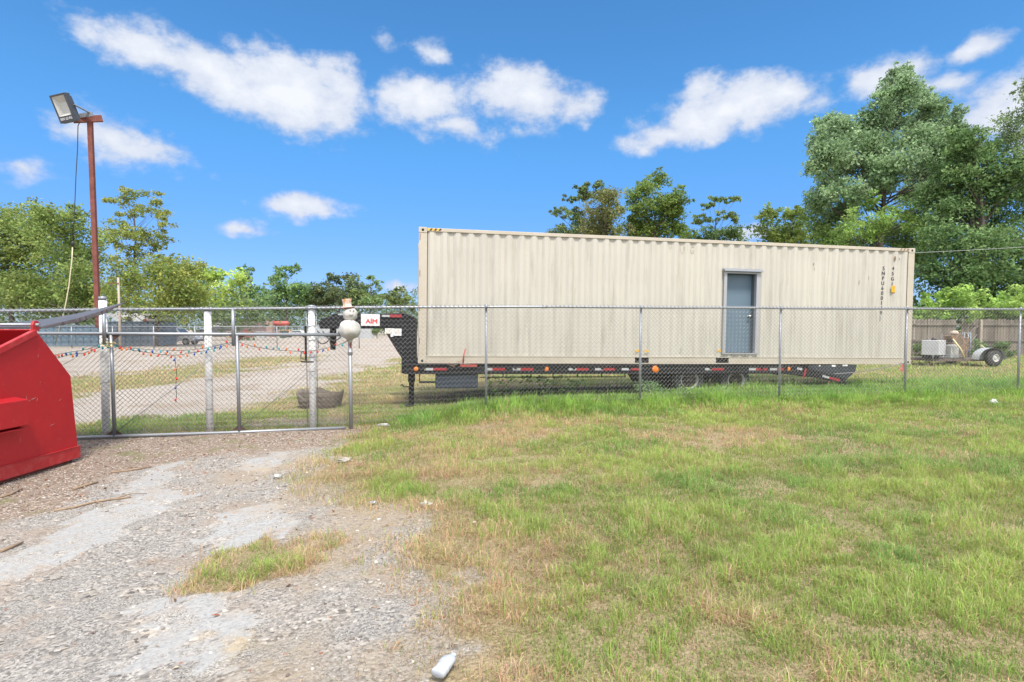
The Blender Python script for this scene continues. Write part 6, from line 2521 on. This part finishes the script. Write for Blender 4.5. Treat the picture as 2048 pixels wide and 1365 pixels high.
def build_far_yard():
    BLUE = mat('faded_blue_steel', (.085, .165, .225), .6, .1, .8, 1.2, (.06, .11, .155), speck=(5, (.22, .2, .19), .62, .75))
    BLUE2 = mat('blue_grey_steel', (.12, .17, .215), .6, .1, .8, 1.5, (.08, .11, .14), speck=(5, (.24, .2, .18), .6, .75))
    DG = mat('charcoal_container_paint', (.07, .075, .085), .6, 0, .6, 1.0, (.10, .10, .11))
    BR = mat('dull_brown_container', (.15, .115, .115), .6, 0, .8, .8, (.20, .15, .145))
    WT = mat('white_vehicle_paint', (.66, .67, .67), .35, 0, .4, 1.5, (.55, .56, .56))
    GLASS = mat('dark_vehicle_glass', (.10, .13, .15), .12, 0, .3, 3)
    far_box('rolloff_bin', 'faded blue roll off bin left of the white post, behind the far fence', 'bin', 60, 196, 652, 56, 2.3, BLUE, 9)
    rt, a, b, z0, zt = far_box('rolloff_bin', 'taller blue grey roll off bin between the first two white posts', 'bin', 203, 326, 644.5, 57, 2.3, BLUE2, 8)
    # stripped pickup beds lying on the bin
    for (p0, p1, top, lab, arch) in ((206, 290, 626, 'white pickup bed shell with empty wheel arches lying on the blue grey bin', True), (291, 326, 632, 'pale wrecked cab section lying beside the bed shell on the blue grey bin', False)):
        Y = 57.4
        xa, xb = at(p0, 657, Y).x, at(p1, 657, Y).x
        zT = CAMZ + (657 - top) / FPX * Y
        zB = zt + .07
        root = thing('truck_bed_shell' if arch else 'wrecked_cab', lab, 'truck bed' if arch else 'wrecked cab', ((xa + xb) / 2, Y, zB))
        if arch:
            pts = [(xa, zB)]
            for q in (.16, .62):
                cx = xa + (xb - xa) * q
                for k in range(9):
                    an = math.pi * (1 - k / 8)
                    pts.append((cx + .42 * math.cos(an), zB + .50 * math.sin(an)))
            pts += [(xb, zB), (xb, zT - .12), (xa + (xb - xa) * .45, zT), (xa + (xb - xa) * .2, zT), (xa, zT - .2)]
            MB().prism([(x, Y, z) for x, z in pts], (0, .05, 0)).build('side_panel', WT, root, world=True)
            MB().prism([(x, Y + 1.5, z) for x, z in pts], (0, .05, 0)).build('side_panel', WT, root, world=True)
            MB().box(xa, xb, Y + .06, Y + 1.49, zB + .52, zB + .58).build('bed_floor', DARK, root, world=True)
        else:
            MB().prism([(xa, Y, zB), (xb, Y, zB), (xb + .1, Y, zB + .3), (xb - .3, Y, zT - .1), (xa + .2, Y, zT), (xa, Y, zT - .3)], (0, 1.5, 0)).build('shell', mat('beige_wreck_paint', (.42, .38, .34), .6, 0, .7, 2), root, world=True, bevel=.04)
            MB().prism([(xa + .35, Y - .01, zB + .25), (xb - .25, Y - .01, zB + .25), (xb - .35, Y - .01, zB + .62), (xa + .35, Y - .01, zB + .66)], (0, .02, 0)).build('window_gap', DARK, root, world=True)
            MB().box(xa - .2, xa + .12, Y - .05, Y + .2, zB - .0, zB + .22).build('red_lamp', mat('dull_red_part', (.35, .05, .04), .5), root, world=True)
    # white pickup, its nose showing right of the bin
    Y = 60.5
    k = Y / FPX
    xN = at(388, 657, Y).x
    zg = g(xN - 2.5, Y)
    rt = thing('pickup_truck', 'white pickup truck facing right beside the blue grey bin', 'pickup truck', (xN - 2.6, Y, zg))
    P = [(0, .45), (-.05, .95), (-.35, 1.15), (-1.5, 1.22), (-2.05, 1.86), (-3.4, 1.88), (-3.6, 1.2), (-5.3, 1.2), (-5.35, .5)]
    car_profile(rt, [(xN + x, zg + z) for x, z in P], 1.8, WT, Y)
    MB().prism([(xN + x, Y - .012, zg + z) for x, z in ((-1.68, 1.24), (-2.1, 1.76), (-2.6, 1.78), (-2.6, 1.24))], (0, .02, 0)).build('side_window', GLASS, rt, world=True)
    MB().prism([(xN + x, Y - .012, zg + z) for x, z in ((-2.7, 1.24), (-2.7, 1.78), (-3.36, 1.78), (-3.5, 1.24))], (0, .02, 0)).build('side_window', GLASS, rt, world=True)
    MB().add([(xN - 1.5, Y + .12, zg + 1.25), (xN - 1.5, Y + 1.68, zg + 1.25), (xN - 1.99, Y + 1.6, zg + 1.82), (xN - 1.99, Y + .2, zg + 1.82)], [(0, 1, 2, 3)]).build('windscreen', GLASS, rt, world=True)
    for cx in (-.95, -4.4):
        for yy in (-.03, 1.6):
            w = MB().lathe((xN + cx, Y + yy, zg + .40), (0, 1, 0), [(0, .2), (0, .36), (.04, .40), (.2, .40), (.24, .36), (.24, .2)], 20, cap=False)
            wo = w.build('wheel', RUBBER, rt, world=True)
            MB().lathe((xN + cx, Y + yy - .01, zg + .40), (0, 1, 0), [(0, .22), (.03, .2), (.05, .05), (.03, .001)], 14, cap=False).build('rim', RIMM, wo, world=True)
    MB().box(xN - .08, xN + .10, Y + .02, Y + 1.78, zg + .40, zg + .62).build('bumper', mat('dark_bumper', (.07, .07, .08), .5), rt, world=True, bevel=.02)
    for yy in (.05, 1.45):
        MB().box(xN - .14, xN - .0, Y + yy - .06, Y + yy + .3, zg + .76, zg + .92).build('headlight', mat('headlight_glass', (.55, .56, .55), .2), rt, world=True)
    MB().lathe((xN - 2.3, Y + .5, zg + 1.88), (0, 0, 1), [(0, .09), (.14, .08), (.16, .001)], 10).build('beacon', AMBER, rt, world=True)
    # far containers
    rt, a, b, z0, zt = far_box('cargo_container', 'charcoal container with white lettering far across the yard', 'container', 414, 474, 643.5, 118, 2.5, DG, 0)
    t = MB()
    c = at(432, 653, 118)
    put_text(t, 'DOCO', .95, (c.x, 118 - .03, CAMZ + (657 - 652.5) / FPX * 118), (1, 0, 0), (0, 0, 1), 1.0, .02)
    t.build('white_lettering', WHITE, rt, world=True)
    far_box('cargo_container', 'dull reddish brown container far across the yard', 'container', 475, 546, 643.8, 119, 2.5, BR, 14)
    # red tank on a stand
    Y = 116
    k = Y / FPX
    a, b = at(545, 647.5, Y), at(578, 647.5, Y)
    rt = thing('fuel_tank', 'horizontal red tank raised on a stand far across the yard', 'tank', ((a.x + b.x) / 2, Y, g(a.x, Y)))
    MB().lathe(a, (1, 0, 0), [(-.0, .02), (.05, .3), (.25, .5), ((b - a).length - .25, .5), ((b - a).length - .05, .3), ((b - a).length, .02)], 16).build('tank', mat('faded_red_tank', (.42, .075, .06), .6, 0, .6, 1.5, (.32, .10, .08)), rt, world=True)
    s = MB()
    for x in (a.x + .5, b.x - .5):
        for yy in (-.35, .35):
            s.box(x - .07, x + .07, Y + yy - .07, Y + yy + .07, g(a.x, Y), a.z - .3)
    s.build('stand', mat('grey_stand', (.3, .3, .3), .7), rt, world=True)
    # junk around it
    rt, *_ = far_box('steel_hopper', 'upright rusty and grey hopper beside the red tank', 'hopper', 532, 545, 640, 115, 1.2, mat('grey_rusty_hopper', (.30, .27, .26), .7, 0, .8, 1.2, (.33, .15, .09)), 2)
    # white car
    Y = 112
    for (pN, lab, m, w) in ((615, 'white car parked far across the yard left of the last white post', WT, 4.3), (588, 'small orange and white car half hidden far behind the mesh', mat('orange_car_paint', (.50, .22, .08), .4, 0, .4, 1), 3.6)):
        xN = at(pN, 657, Y).x
        zg = g(xN, Y)
        rt = thing('parked_car', lab, 'car', (xN - 2, Y, zg))
        P = [(0, .35), (0, .75), (-.9, .95), (-1.5, 1.42), (-3.0, 1.45), (-3.7, 1.0), (-w, .9), (-w, .35)]
        car_profile(rt, [(xN + x, zg + z) for x, z in P], 1.7, m, Y)
        MB().prism([(xN + x, Y - .012, zg + z) for x, z in ((-1.1, .98), (-1.55, 1.36), (-2.9, 1.38), (-3.5, 1.0))], (0, .02, 0)).build('side_window', GLASS, rt, world=True)
        for cx in (-.8, -w + .8):
            MB().lathe((xN + cx, Y - .02, zg + .31), (0, 1, 0), [(0, .01), (0, .31), (.2, .31)], 14, cap=False).build('wheel', RUBBER, rt, world=True)
        Y += 3
    for i, (p0, p1, top, Yj, nm, lab, mm) in enumerate((
            (392, 412, 660, 96, 'scrap_bin', 'dark scrap bin beside the middle white post far across the yard', mat('dark_bin_steel', (.07, .075, .08), .7, 0, .6, 1.5)),
            (452, 470, 663, 100, 'pallet_stack', 'pale stack of pallets in front of the charcoal container', mat('pallet_wood', (.36, .29, .21), .85, 0, .7, 2)),
            (488, 500, 660, 104, 'drum_stack', 'reddish stack of drums in front of the brown container', mat('dull_red_drums', (.30, .10, .08), .6, 0, .6, 2)),
            (512, 528, 664, 102, 'scrap_bin', 'low pale skip in front of the brown container', mat('pale_skip_steel', (.42, .42, .41), .6, 0, .6, 2)),
            (560, 572, 662, 104, 'steel_box', 'small dark green steel box under the red tank', mat('green_box_steel', (.06, .10, .08), .6, 0, .5, 2)))):
        far_box(nm, lab, 'bin' if 'bin' in nm else ('stack' if 'stack' in nm else 'box'), p0, p1, top, Yj, 1.3, mm, 3)
    # grey wall seen under the gooseneck
    far_box('block_wall', 'low pale grey wall seen under the trailer gooseneck', 'wall', 628, 745, 650.5, 100, .4, mat('pale_block_wall', (.40, .42, .43), .8, 0, .6, .6, (.32, .34, .35)), 0)
    p = at(755, 665, 96)
    tree('shrub', 'single light green bush at the end of the pale grey wall', 96, [(752, 662, 9, 9), (758, 657, 6, 7)], (754, .1), .4, OAKG, 1.0, cat='shrub', seed=90)
    # wooden pole by the far fence
    Y = 48
    x = at(239, 657, Y).x
    zg = g(x, Y)
    zt = CAMZ + (657 - 556) / FPX * Y
    rt = thing('wooden_pole', 'slim grey wooden pole with a short arm standing near the far fence', 'pole', (x, Y, zg))
    MB().tube([(x, Y, zg - .2), (x + .03, Y, (zg + zt) / 2), (x, Y, zt)], [.11, .095, .08], 10).build('pole', POLEW, rt, world=True)
    MB().bar((x - .95, Y - .1, zt - .55), (x + .1, Y - .1, zt - .5), .06, .06).build('arm', RUST, rt, world=True)


build_far_yard()
